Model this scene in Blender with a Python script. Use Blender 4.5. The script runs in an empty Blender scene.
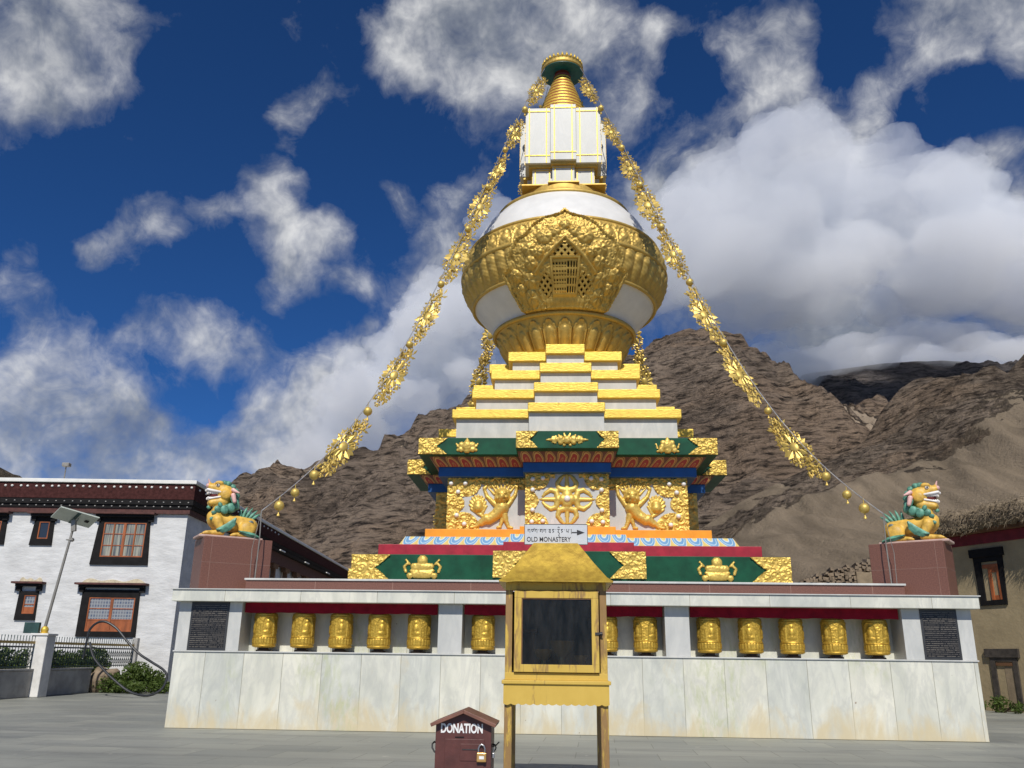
import bpy, math, random
import numpy as np
from mathutils import Vector, Matrix, noise as mnoise

random.seed(11)
RNG = np.random.default_rng(5)
scene = bpy.context.scene
COL = scene.collection
R = math.radians
PI = math.pi

# ------------------------------------------------------------------ materials
def newmat(name):
    m = bpy.data.materials.new(name)
    m.use_nodes = True
    m.node_tree.nodes.clear()
    return m, m.node_tree

def nd(nt, typ, ins=None, **props):
    n = nt.nodes.new(typ)
    for k, v in props.items():
        setattr(n, k, v)
    for k, v in (ins or {}).items():
        s = n.inputs[k]
        if isinstance(v, bpy.types.NodeSocket):
            nt.links.new(v, s)
        else:
            if isinstance(v, tuple) and len(v) == 3 and s.type == 'RGBA':
                v = (*v, 1)
            s.default_value = v
    return n

def mth(nt, op, a, b=0.0, c=0.0, clamp=False):
    n = nt.nodes.new('ShaderNodeMath'); n.operation = op; n.use_clamp = clamp
    for i, v in enumerate((a, b, c)):
        if isinstance(v, bpy.types.NodeSocket): nt.links.new(v, n.inputs[i])
        else: n.inputs[i].default_value = v
    return n.outputs[0]

def mix(nt, f, a, b, mode='MIX'):
    n = nt.nodes.new('ShaderNodeMix'); n.data_type = 'RGBA'; n.blend_type = mode
    for i, v in ((0, f), (6, a), (7, b)):
        if isinstance(v, bpy.types.NodeSocket): nt.links.new(v, n.inputs[i])
        else:
            if isinstance(v, tuple) and len(v) == 3: v = (*v, 1)
            n.inputs[i].default_value = v
    return n.outputs[2]

def ramp(nt, f, stops, interp='LINEAR'):
    n = nt.nodes.new('ShaderNodeValToRGB'); cr = n.color_ramp; cr.interpolation = interp
    while len(cr.elements) < len(stops): cr.elements.new(0.5)
    for e, (p, c) in zip(cr.elements, stops):
        e.position = p
        e.color = (c, c, c, 1) if not isinstance(c, tuple) else (*c, 1)
    nt.links.new(f, n.inputs[0])
    return n.outputs[0]

def objco(nt, scale=(1, 1, 1), rot=(0, 0, 0)):
    t = nt.nodes.new('ShaderNodeTexCoord')
    m = nd(nt, 'ShaderNodeMapping', {'Vector': t.outputs['Object'], 'Scale': scale, 'Rotation': rot})
    return m.outputs[0]

def noise(nt, vec, scale, detail=5, rough=.55, dist=0.0):
    n = nd(nt, 'ShaderNodeTexNoise', {'Vector': vec, 'Scale': scale, 'Detail': detail, 'Roughness': rough, 'Distortion': dist})
    return n.outputs[0]

def finish(nt, col, rough=.6, metal=0.0, bump=None, bstr=.3, bdist=.02, spec=.5, **extra):
    ins = {'Base Color': col, 'Roughness': rough, 'Metallic': metal, 'Specular IOR Level': spec}
    ins.update(extra)
    if bump is not None:
        b = nd(nt, 'ShaderNodeBump', {'Height': bump, 'Strength': bstr, 'Distance': bdist})
        ins['Normal'] = b.outputs[0]
    p = nd(nt, 'ShaderNodeBsdfPrincipled', ins)
    nd(nt, 'ShaderNodeOutputMaterial', {'Surface': p.outputs[0]})
    return p

def simple(name, col, rough=.6, metal=0.0, var=.18, vs=4.0, bs=30.0, bstr=.25, bdist=.01, spec=.5, stretch=(1, 1, 1), col2=None, thr=(.35, .65), coat=0.0):
    m, nt = newmat(name)
    v = objco(nt, stretch)
    f = noise(nt, v, vs, 6, .6)
    f = ramp(nt, f, [(thr[0], 0.0), (thr[1], 1.0)])
    a = tuple(x * (1 - var) for x in col)
    b = col2 or tuple(min(1, x * (1 + var)) for x in col)
    c = mix(nt, f, a, b)
    h = noise(nt, v, bs, 4, .6)
    r = mth(nt, 'MULTIPLY_ADD', h, .3, rough - .15, clamp=True)
    finish(nt, c, r, metal, h, bstr, bdist, spec, **({'Coat Weight': coat} if coat else {}))
    return m

def marble(name, seams=True, w=.79, base=(.70, .695, .615), stain=.8, rowh=5.0, zoff=0.0, dirt=True):
    m, nt = newmat(name)
    t = nt.nodes.new('ShaderNodeTexCoord')
    sx = nd(nt, 'ShaderNodeSeparateXYZ', {'Vector': t.outputs['Object']})
    xy = mth(nt, 'ADD', sx.outputs[0], mth(nt, 'MULTIPLY', sx.outputs[1], .0 if seams else 1.0))
    cv = nd(nt, 'ShaderNodeCombineXYZ', {'X': mth(nt, 'ADD', xy, 30.13), 'Y': mth(nt, 'ADD', sx.outputs[2], zoff), 'Z': 0.0})
    if seams:
        rb = nd(nt, 'ShaderNodeTexBrick', {'Vector': cv.outputs[0], 'Color1': (0, 0, 0, 1), 'Color2': (1, 1, 1, 1), 'Mortar': (0, 0, 0, 1), 'Scale': 1.0, 'Mortar Size': 0.0, 'Brick Width': w, 'Row Height': rowh}, offset=0.0)
        off = nd(nt, 'ShaderNodeVectorMath', {0: rb.outputs['Color'], 3: 37.0}, operation='SCALE').outputs[0]
    else: off = (0.0, 0.0, 0.0)
    pv = lambda s, r: nd(nt, 'ShaderNodeVectorMath', {0: objco(nt, s, r), 1: off}, operation='ADD').outputs[0]
    big = noise(nt, pv((1.2, 1, .55), (0, .6, .3)), 1.5, 6, .62, .5)
    streak = noise(nt, pv((2.4, 1, .8), (0, .85, 0)), 1.3, 7, .62, .6)
    vein = ramp(nt, streak, [(.40, 0.0), (.5, .7), (.56, .1), (.66, 0.0)])
    light = tuple(min(1, x * 1.08) for x in base)
    dark = (base[0] * .80, base[1] * .82, base[2] * .82)
    c = mix(nt, ramp(nt, big, [(.35, 0.0), (.68, 1.0)]), dark, light)
    c = mix(nt, mth(nt, 'MULTIPLY', vein, .50), c, (.42, .43, .42))
    if seams:
        br = nd(nt, 'ShaderNodeTexBrick', {'Vector': cv.outputs[0], 'Color1': (.87, .88, .875, 1), 'Color2': (1.04, 1.015, .96, 1), 'Mortar': (.5, .47, .40, 1), 'Scale': 1.0,
                 'Mortar Size': .006, 'Mortar Smooth': .2, 'Bias': 0.0, 'Brick Width': w, 'Row Height': rowh}, offset=0.0)
        c = mix(nt, 1.0, c, br.outputs['Color'], 'MULTIPLY')
    if dirt:
        sn = noise(nt, objco(nt, (1, 1, .45)), 2.3, 6, .65, .6)
        z = nd(nt, 'ShaderNodeMapRange', {'Value': sx.outputs[2], 'From Min': 0.0, 'From Max': .75, 'To Min': .24, 'To Max': -.06})
        f = ramp(nt, mth(nt, 'ADD', sn, z.outputs[0]), [(.55, 0.0), (.78, 1.0)])
        c = mix(nt, mth(nt, 'MULTIPLY', f, stain), c, (.60, .50, .30))
        mo = noise(nt, objco(nt, (1, 1, .5)), .55, 3, .5)
        g2 = noise(nt, objco(nt, (3, 1, 1.0)), 3.4, 6, .7, .5)
        f2 = mth(nt, 'MULTIPLY', ramp(nt, mo, [(.56, 0.0), (.64, 1.0)]), ramp(nt, g2, [(.45, 0.0), (.65, 1.0)]))
        c = mix(nt, mth(nt, 'MULTIPLY', f2, .55), c, (.42, .46, .22))
        sp = noise(nt, objco(nt), 7.0, 3, .5)
        c = mix(nt, ramp(nt, sp, [(.735, 0.0), (.76, .75)]), c, (.25, .17, .09))
    h = noise(nt, objco(nt), 14, 4, .6)
    finish(nt, c, mth(nt, 'MULTIPLY_ADD', big, .25, .30), 0.0, h, .05, .01, .45)
    return m

def gold(name, col, dark, rough=.33, metal=.9, vs=6.0, bs=18.0, bstr=.35, bdist=.02, grime=.6, wr=None):
    m, nt = newmat(name)
    v = objco(nt)
    f = noise(nt, v, vs, 6, .65)
    g = noise(nt, v, vs * 4, 4, .6)
    f = ramp(nt, mth(nt, 'ADD', mth(nt, 'MULTIPLY', f, .6), mth(nt, 'MULTIPLY', g, .4)), [(.36, 0.0), (.6, 1.0)])
    c = mix(nt, mth(nt, 'MULTIPLY', mth(nt, 'SUBTRACT', 1.0, f), grime), col, dark)
    h = noise(nt, objco(nt, wr or (1, 1, 1)), bs, 5, .6, .4)
    finish(nt, c, mth(nt, 'MULTIPLY_ADD', g, .3, rough - .13, clamp=True), metal, h, bstr, bdist)
    return m

def lotus(name, kind):
    m, nt = newmat(name)
    t = nt.nodes.new('ShaderNodeTexCoord')
    s = nd(nt, 'ShaderNodeSeparateXYZ', {'Vector': t.outputs['UV']})
    u = mth(nt, 'SUBTRACT', mth(nt, 'FRACT', s.outputs[0]), .5)
    v = s.outputs[1]
    if kind == 'red':
        a = mth(nt, 'MULTIPLY', u, 2.3)
        b = mth(nt, 'MULTIPLY', mth(nt, 'MAXIMUM', mth(nt, 'SUBTRACT', v, .22), 0.0), 1.15)
        d = mth(nt, 'SQRT', mth(nt, 'ADD', mth(nt, 'MULTIPLY', a, a), mth(nt, 'MULTIPLY', b, b)))
        c = ramp(nt, d, [(0, (.45, .012, .012)), (.14, (.55, .32, .08)), (.22, (.40, .010, .012)), (.56, (.40, .010, .012)), (.64, (.66, .40, .10)), (.80, (.22, .02, .012)), (.88, (.55, .33, .08)), (1.0, (.14, .03, .015))], 'CONSTANT')
    else:
        a = mth(nt, 'MULTIPLY', u, 1.9)
        b = mth(nt, 'MULTIPLY', mth(nt, 'SUBTRACT', 1.0, v), .95)
        d = mth(nt, 'SQRT', mth(nt, 'ADD', mth(nt, 'MULTIPLY', a, a), mth(nt, 'MULTIPLY', b, b)))
        c = ramp(nt, d, [(0, (.66, .52, .12)), (.26, (.55, .62, .62)), (.36, (.05, .25, .50)), (.60, (.36, .54, .64)), (.68, (.06, .28, .52)), (.84, (.60, .60, .52)), (.92, (.62, .46, .09))], 'CONSTANT')
    w = noise(nt, t.outputs['Object'], 9, 4, .6)
    c = mix(nt, mth(nt, 'MULTIPLY', w, .35), c, (.25, .22, .16))
    h = mth(nt, 'SUBTRACT', 1.0, d)
    finish(nt, c, .5, 0.0, h, .5, .02)
    return m

def worn_paint(name='worn_yellow_paint', thr=.52):
    m, nt = newmat(name)
    n1 = noise(nt, objco(nt, (6, 6, .8)), 3.2, 7, .7, .6)
    n2 = noise(nt, objco(nt, (2, 2, .6)), 2.2, 4, .6)
    f = ramp(nt, mth(nt, 'ADD', mth(nt, 'MULTIPLY', n1, .55), mth(nt, 'MULTIPLY', n2, .45)), [(thr, 0.0), (thr + .08, 1.0)])
    y = mix(nt, noise(nt, objco(nt), 5, 5, .6), (.52, .34, .055), (.68, .47, .10))
    w = mix(nt, n1, (.10, .045, .02), (.34, .20, .10))
    c = mix(nt, mth(nt, 'MULTIPLY', f, .85), y, w)
    h = mth(nt, 'SUBTRACT', noise(nt, objco(nt, (8, 8, .7)), 6, 5, .6), mth(nt, 'MULTIPLY', f, .5))
    finish(nt, c, .62, 0.0, h, .5, .006, .35)
    return m

def paving_mat():
    m, nt = newmat('grey_flagstones')
    co = objco(nt, (1, 1, 1), (0, 0, .05))
    br = nd(nt, 'ShaderNodeTexBrick', {'Vector': co, 'Color1': (.86, .87, .87, 1), 'Color2': (1.06, 1.05, 1.01, 1), 'Mortar': (.60, .60, .57, 1), 'Scale': 1.0,
             'Mortar Size': .007, 'Mortar Smooth': .1, 'Brick Width': 1.25, 'Row Height': .85}, offset=.5)
    a = noise(nt, objco(nt, (.4, 1, 1)), .55, 6, .6, .5)
    st = noise(nt, objco(nt, (.22, 1.1, 1), (0, 0, .1)), 1.6, 6, .65, .4)
    b = noise(nt, objco(nt), 9, 5, .65)
    gr = noise(nt, objco(nt), 55, 3, .7)
    c = mix(nt, ramp(nt, a, [(.33, 0.0), (.66, 1.0)]), (.205, .215, .195), (.300, .306, .272))
    c = mix(nt, ramp(nt, st, [(.50, 0.0), (.66, .55)]), c, (.130, .135, .130))
    c = mix(nt, mth(nt, 'MULTIPLY', b, .22), c, (.42, .41, .37))
    c = mix(nt, ramp(nt, gr, [(.62, 0.0), (.72, .45)]), c, (.13, .12, .10))
    sp = noise(nt, objco(nt), 3.1, 3, .5)
    c = mix(nt, ramp(nt, sp, [(.70, 0.0), (.73, .6)]), c, (.45, .43, .38))
    c = mix(nt, 1.0, c, br.outputs['Color'], 'MULTIPLY')
    h = mth(nt, 'ADD', mth(nt, 'MULTIPLY', b, .5), mth(nt, 'MULTIPLY', gr, .3))
    finish(nt, c, mth(nt, 'MULTIPLY_ADD', a, .3, .42), 0.0, h, .25, .01, .4)
    return m

def rock_mat(name, c1, c2, c3, scree, scale=.012):
    m, nt = newmat(name)
    t = nt.nodes.new('ShaderNodeTexCoord')
    at = nd(nt, 'ShaderNodeAttribute', attribute_name='rock')
    v = t.outputs['Object']
    st = nd(nt, 'ShaderNodeMapping', {'Vector': v, 'Scale': (.5, .5, 2.2), 'Rotation': (.12, .22, 0)})
    strata = noise(nt, st.outputs[0], scale * 1.3, 9, .68, .8)
    cl = noise(nt, v, scale * 3.0, 8, .7)
    big = noise(nt, v, scale * .33, 5, .6)
    c = mix(nt, ramp(nt, strata, [(.34, 0.0), (.64, 1.0)]), c1, c2)
    c = mix(nt, ramp(nt, cl, [(.40, 1.0), (.56, 0.0)]), c, c3)
    c = mix(nt, ramp(nt, big, [(.40, 0.0), (.60, .65)]), c, tuple(x * 1.45 for x in c2))
    bed = noise(nt, st.outputs[0], scale * .55, 4, .5, .3)
    c = mix(nt, ramp(nt, bed, [(.52, 0.0), (.60, .55)]), c, (c2[0] * 1.2, c2[1] * 1.10, c2[2] * 1.0))
    rv = nd(nt, 'ShaderNodeMapping', {'Vector': v, 'Scale': (2.2, .25, .25), 'Rotation': (0, 0, .35)})
    rs = noise(nt, rv.outputs[0], scale * 2.0, 7, .65, .4)
    fine = noise(nt, v, scale * 22, 5, .7)
    sc = mix(nt, ramp(nt, rs, [(.35, 0.0), (.66, 1.0)]), tuple(x * .72 for x in scree), tuple(min(1, x * 1.22) for x in scree))
    sc = mix(nt, ramp(nt, fine, [(.62, 0.0), (.72, .5)]), sc, tuple(x * .5 for x in scree))
    f = ramp(nt, mth(nt, 'ADD', at.outputs['Fac'], mth(nt, 'MULTIPLY', mth(nt, 'SUBTRACT', cl, .5), 1.1)), [(.42, 0.0), (.56, 1.0)])
    c = mix(nt, f, sc, c)
    mid = noise(nt, st.outputs[0], scale * 8, 7, .7, .3)
    c = mix(nt, mth(nt, 'MULTIPLY', f, ramp(nt, mid, [(.38, 1.0), (.54, 0.0)])), c, tuple(x * .5 for x in c3))
    h = mth(nt, 'ADD', mth(nt, 'MULTIPLY', mth(nt, 'ADD', cl, mth(nt, 'MULTIPLY', mid, .7)), mth(nt, 'MULTIPLY_ADD', f, .9, .08)), mth(nt, 'MULTIPLY', fine, .14))
    finish(nt, c, .92, 0.0, h, 1.0, .26 / scale, .1)
    return m

M = {}
def setup_materials():
    M['marble'] = marble('marble_slabs')
    M['marble_cap'] = marble('marble_coping', w=1.55, stain=.25, dirt=False)
    M['marble_plain'] = marble('marble_white', seams=False, base=(.56, .555, .52), dirt=False)
    M['white'] = simple('white_gloss', (.70, .69, .66), .4, var=.06, vs=2, bs=5, bstr=.04)
    M['granite'] = simple('brown_granite', (.165, .070, .048), .5, var=.3, vs=40, bs=60, bstr=.05, thr=(.3, .7))
    M['granite_seam'] = simple('pale_seam', (.26, .15, .115), .7)
    M['gold_dome'] = gold('antique_gold', (.64, .44, .115), (.42, .27, .06), .52, .58, 3.0, 26, .2, .012)
    M['gold_leaf'] = gold('bright_gold_paint', (.76, .535, .085), (.52, .32, .05), .42, .42, 4.0, 16, .4, .03, .45, (.5, 1, 3))
    M['gold_relief'] = gold('gold_relief', (.76, .54, .13), (.46, .29, .05), .46, .45, 6.0, 40, .35, .01, .5)
    M['gold_wheel'] = gold('prayer_wheel_gold', (.70, .46, .07), (.34, .19, .02), .46, .6, 12.0, 50, .4, .006, .7)
    M['gold_thin'] = gold('garland_gold', (.66, .48, .13), (.42, .28, .06), .48, .5, 9.0, 30, .2, .01, .4)
    M['green'] = simple('dark_green_paint', (.004, .062, .030), .55, var=.25, vs=3, bs=12, bstr=.1, spec=.25)
    M['red'] = simple('crimson_paint', (.36, .008, .025), .5, var=.2, vs=3, bs=12, bstr=.12)
    M['orange'] = simple('orange_paint', (.82, .30, .012), .5, var=.1, vs=3, bs=12, bstr=.12)
    M['blue'] = simple('blue_paint', (.008, .085, .28), .5, var=.15, vs=3, bs=12, bstr=.1)
    M['lotus_red'] = lotus('red_lotus_paint', 'red')
    M['lotus_blue'] = lotus('blue_lotus_paint', 'blue')
    M['pearl'] = simple('pearl_white', (.78, .76, .70), .3, var=.05)
    M['dark_hole'] = simple('dark_opening', (.012, .010, .008), .8)
    M['teal'] = simple('teal_paint', (.01, .10, .10), .45)
    M['neck_red'] = simple('dark_red_neck', (.13, .02, .015), .5)
    M['ring_red'] = simple('ring_groove_red', (.24, .05, .02), .5)
    M['cloth_red'] = simple('red_cloth', (.24, .006, .018), .85, var=.2, vs=6, bs=80, bstr=.2, spec=.2)
    M['wheel_base'] = simple('dark_wheel_base', (.03, .018, .012), .6)
    M['worn'] = worn_paint(); M['worn_heavy'] = worn_paint('stripped_yellow_paint', .43); M['paint_yellow'] = worn_paint('yellow_paint', .57)
    M['roof_gold'] = gold('yellow_sheet_metal', (.56, .375, .05), (.33, .19, .03), .45, .5, 3.0, 4, .22, .03, .6, (3, 3, .6))
    M['dark_brown'] = simple('dark_brown_matte', (.055, .045, .036), .7, var=.5)  # dark colour stands in for shade inside the sunlit cabinet; also a dark frame
    M['brass'] = simple('brass', (.60, .38, .12), .4, metal=.35)
    M['box_brown'] = simple('brown_box_paint', (.095, .030, .024), .5, var=.25, vs=6, bs=30, bstr=.15)
    M['box_roof'] = simple('brown_box_roof', (.17, .075, .05), .5, var=.3, vs=6, bs=30, bstr=.15)
    M['letter_white'] = simple('white_lettering', (.78, .78, .76), .6, var=.08, vs=20)
    M['letter_dark'] = simple('dark_lettering', (.02, .02, .025), .6)
    M['lock_brass'] = simple('padlock_brass', (.62, .36, .12), .3, metal=.6)
    M['steel'] = simple('steel', (.42, .42, .42), .35, metal=.8)
    M['dark_steel'] = simple('dark_steel', (.06, .06, .06), .45, metal=.5)
    M['sign'] = simple('sign_grey', (.55, .57, .59), .45, var=.05)
    M['whitewash'] = simple('whitewash', (.60, .60, .59), .9, var=.12, vs=1.6, bs=2.2, bstr=.7, bdist=.06, spec=.1, stretch=(.6, 1, 1.5))
    M['white_trim'] = simple('white_trim', (.74, .73, .68), .8, var=.06)
    M['cornice'] = simple('maroon_cornice', (.060, .022, .020), .9, var=.3, vs=8, bs=40, bstr=.5, spec=.1)
    M['brown_beam'] = simple('brown_beam', (.085, .032, .026), .8, var=.3, vs=5)
    M['black'] = simple('black_paint', (.010, .009, .009), .75, var=.3, spec=.2)
    M['wood_orange'] = simple('orange_wood', (.30, .085, .025), .55, var=.3, vs=4, stretch=(1, 1, .3))
    M['stain_yellow'] = simple('ochre_stain', (.56, .49, .34), .9, var=.2, vs=9)
    M['concrete'] = simple('concrete', (.34, .33, .31), .9, var=.2, vs=2, bs=14, bstr=.3)
    M['concrete_white'] = simple('white_concrete', (.66, .65, .62), .9, var=.14, vs=2.5, bs=14, bstr=.3)
    M['fence_green'] = simple('fence_paint', (.022, .060, .055), .6, var=.3)
    M['fence_rail'] = simple('fence_rail', (.035, .045, .06), .6)
    M['fence_ochre'] = simple('ochre_rail', (.48, .33, .10), .7)
    M['pole'] = simple('galvanised_pole', (.27, .255, .225), .5, metal=.3)
    M['panel_back'] = simple('panel_back', (.46, .50, .44), .5, var=.08)
    M['panel_front'] = simple('panel_front', (.02, .025, .05), .2)
    M['rubber'] = simple('black_pipe', (.018, .02, .024), .45)
    M['mud'] = simple('mud_plaster', (.36, .285, .17), .95, var=.14, vs=1.2, bs=8, bstr=.35, bdist=.03, spec=.1)
    M['maroon_band'] = simple('maroon_band', (.17, .016, .024), .85, var=.2)
    M['thatch'] = simple('brushwood_thatch', (.165, .13, .09), .95, var=.45, vs=10, bs=40, bstr=.6, spec=.1)
    M['straw'] = simple('straw', (.22, .175, .12), .95, var=.6, vs=14, spec=.1)
    M['wood_brown'] = simple('brown_wood', (.15, .07, .03), .7, var=.3, vs=4)
    M['board_pale'] = simple('pale_board', (.25, .19, .12), .8)
    for nm, key, c1, c2 in (('leaf_green', 'leaf', (.055, .095, .020), (.12, .17, .04)), ('leaf_dark', 'leaf_dark', (.060, .095, .030), (.13, .18, .055))):
        m, nt = newmat(nm)
        f = noise(nt, objco(nt), 6, 4, .6); c = mix(nt, ramp(nt, f, [(.35, 0.0), (.65, 1.0)]), c1, c2)
        df = nd(nt, 'ShaderNodeBsdfPrincipled', {'Base Color': c, 'Roughness': .55, 'Specular IOR Level': .3})
        tr = nd(nt, 'ShaderNodeBsdfTranslucent', {'Color': mix(nt, .5, c, (.20, .26, .05))})
        mx = nd(nt, 'ShaderNodeMixShader', {0: .38, 1: df.outputs[0], 2: tr.outputs[0]})
        nd(nt, 'ShaderNodeOutputMaterial', {'Surface': mx.outputs[0]}); M[key] = m
    M['stem'] = simple('stem_brown', (.09, .06, .035), .8)
    M['rubble'] = simple('rubble_stone', (.22, .17, .12), .95, var=.35, vs=3, bs=9, bstr=.6, bdist=.05, spec=.1)
    M['lion_yellow'] = simple('lion_yellow', (.66, .40, .07), .5, var=.3, vs=7, bs=22, bstr=.35)
    M['lion_green'] = simple('lion_green', (.10, .27, .19), .5, var=.4, vs=12, bs=26, bstr=.4)
    M['lion_pink'] = simple('lion_pink', (.70, .42, .38), .45, var=.15, vs=9)
    M['lion_dark'] = simple('lion_mouth', (.16, .025, .02), .5)
    M['lion_white'] = simple('lion_white', (.76, .72, .68), .4)
    M['lion_grey'] = simple('lion_spot_grey', (.14, .17, .15), .4)
    M['pink_base'] = simple('pink_plinth', (.52, .36, .30), .7, var=.15)
    M['paving'] = paving_mat()
    M['soil'] = simple('dry_soil', (.22, .17, .11), .95, var=.25, vs=.05, bs=1.0, bstr=.4, spec=.1)
    # glass panes
    m, nt = newmat('dark_window_glass')
    finish(nt, (.03, .035, .04), .08, 0.0, spec=.7); M['pane'] = m
    m, nt = newmat('curtained_glass')
    v = objco(nt, (1, 1, .05))
    f = ramp(nt, noise(nt, v, 13, 2, .4), [(.40, 0.0), (.60, 1.0)])
    c = mix(nt, f, (.10, .10, .085), (.36, .34, .25))
    finish(nt, c, .12, 0.0, spec=.6, **{'Coat Weight': .6, 'Coat Roughness': .05}); M['curtain'] = m
    m, nt = newmat('checked_curtain')
    v = objco(nt)
    ck = nd(nt, 'ShaderNodeTexBrick', {'Vector': objco(nt, (1, 1, 1), (R(90), 0, 0)), 'Color1': (.10, .11, .15, 1), 'Color2': (.20, .19, .19, 1), 'Mortar': (.30, .30, .29, 1), 'Scale': 1.0, 'Mortar Size': .020, 'Brick Width': .11, 'Row Height': .13}, offset=0.0)
    finish(nt, ck.outputs[0], .15, 0.0, spec=.6, **{'Coat Weight': .5}); M['check'] = m
    m, nt = newmat('cabinet_glass')
    tr = nd(nt, 'ShaderNodeBsdfTransparent', {'Color': (.80, .80, .78, 1)})
    gl = nd(nt, 'ShaderNodeBsdfGlossy', {'Color': (.40, .37, .32, 1), 'Roughness': .2})
    fr = nd(nt, 'ShaderNodeFresnel', {'IOR': 1.5})
    dn = noise(nt, objco(nt, (2, 1, .5)), 4, 6, .7)
    df = nd(nt, 'ShaderNodeBsdfDiffuse', {'Color': (.30, .28, .26, 1)})
    mx = nd(nt, 'ShaderNodeMixShader', {0: fr.outputs[0], 1: tr.outputs[0], 2: gl.outputs[0]})
    mx2 = nd(nt, 'ShaderNodeMixShader', {0: ramp(nt, dn, [(.38, .012), (.70, .085)]), 1: mx.outputs[0], 2: df.outputs[0]})
    nd(nt, 'ShaderNodeOutputMaterial', {'Surface': mx2.outputs[0]}); M['glass'] = m
    # inscription plaque: rows of engraved text too small to read
    m, nt = newmat('inscription')
    t = nt.nodes.new('ShaderNodeTexCoord')
    s = nd(nt, 'ShaderNodeSeparateXYZ', {'Vector': t.outputs['Object']})
    row = mth(nt, 'MULTIPLY', s.outputs[2], 26.0)
    rid = mth(nt, 'FLOOR', row); rf = mth(nt, 'FRACT', row)
    inrow = mth(nt, 'MULTIPLY', mth(nt, 'GREATER_THAN', rf, .32), mth(nt, 'LESS_THAN', rf, .66))
    cv = nd(nt, 'ShaderNodeCombineXYZ', {'X': mth(nt, 'MULTIPLY', s.outputs[0], 52.0), 'Y': mth(nt, 'MULTIPLY', rid, 7.3), 'Z': mth(nt, 'MULTIPLY', rf, 1.2)})
    tx = nd(nt, 'ShaderNodeTexNoise', {'Vector': cv.outputs[0], 'Scale': 1.0, 'Detail': 2.0})
    ln = nd(nt, 'ShaderNodeTexWhiteNoise', {'W': rid}, noise_dimensions='1D')
    f = mth(nt, 'MULTIPLY', inrow, mth(nt, 'GREATER_THAN', tx.outputs[0], .43))
    f = mth(nt, 'MULTIPLY', f, mth(nt, 'MULTIPLY_ADD', ln.outputs[0], .5, .35))
    c = mix(nt, mth(nt, 'MULTIPLY', f, .85), (.010, .010, .011), (.26, .23, .19))
    finish(nt, c, .35, 0.0, spec=.4); M['inscription'] = m

setup_materials()

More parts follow.
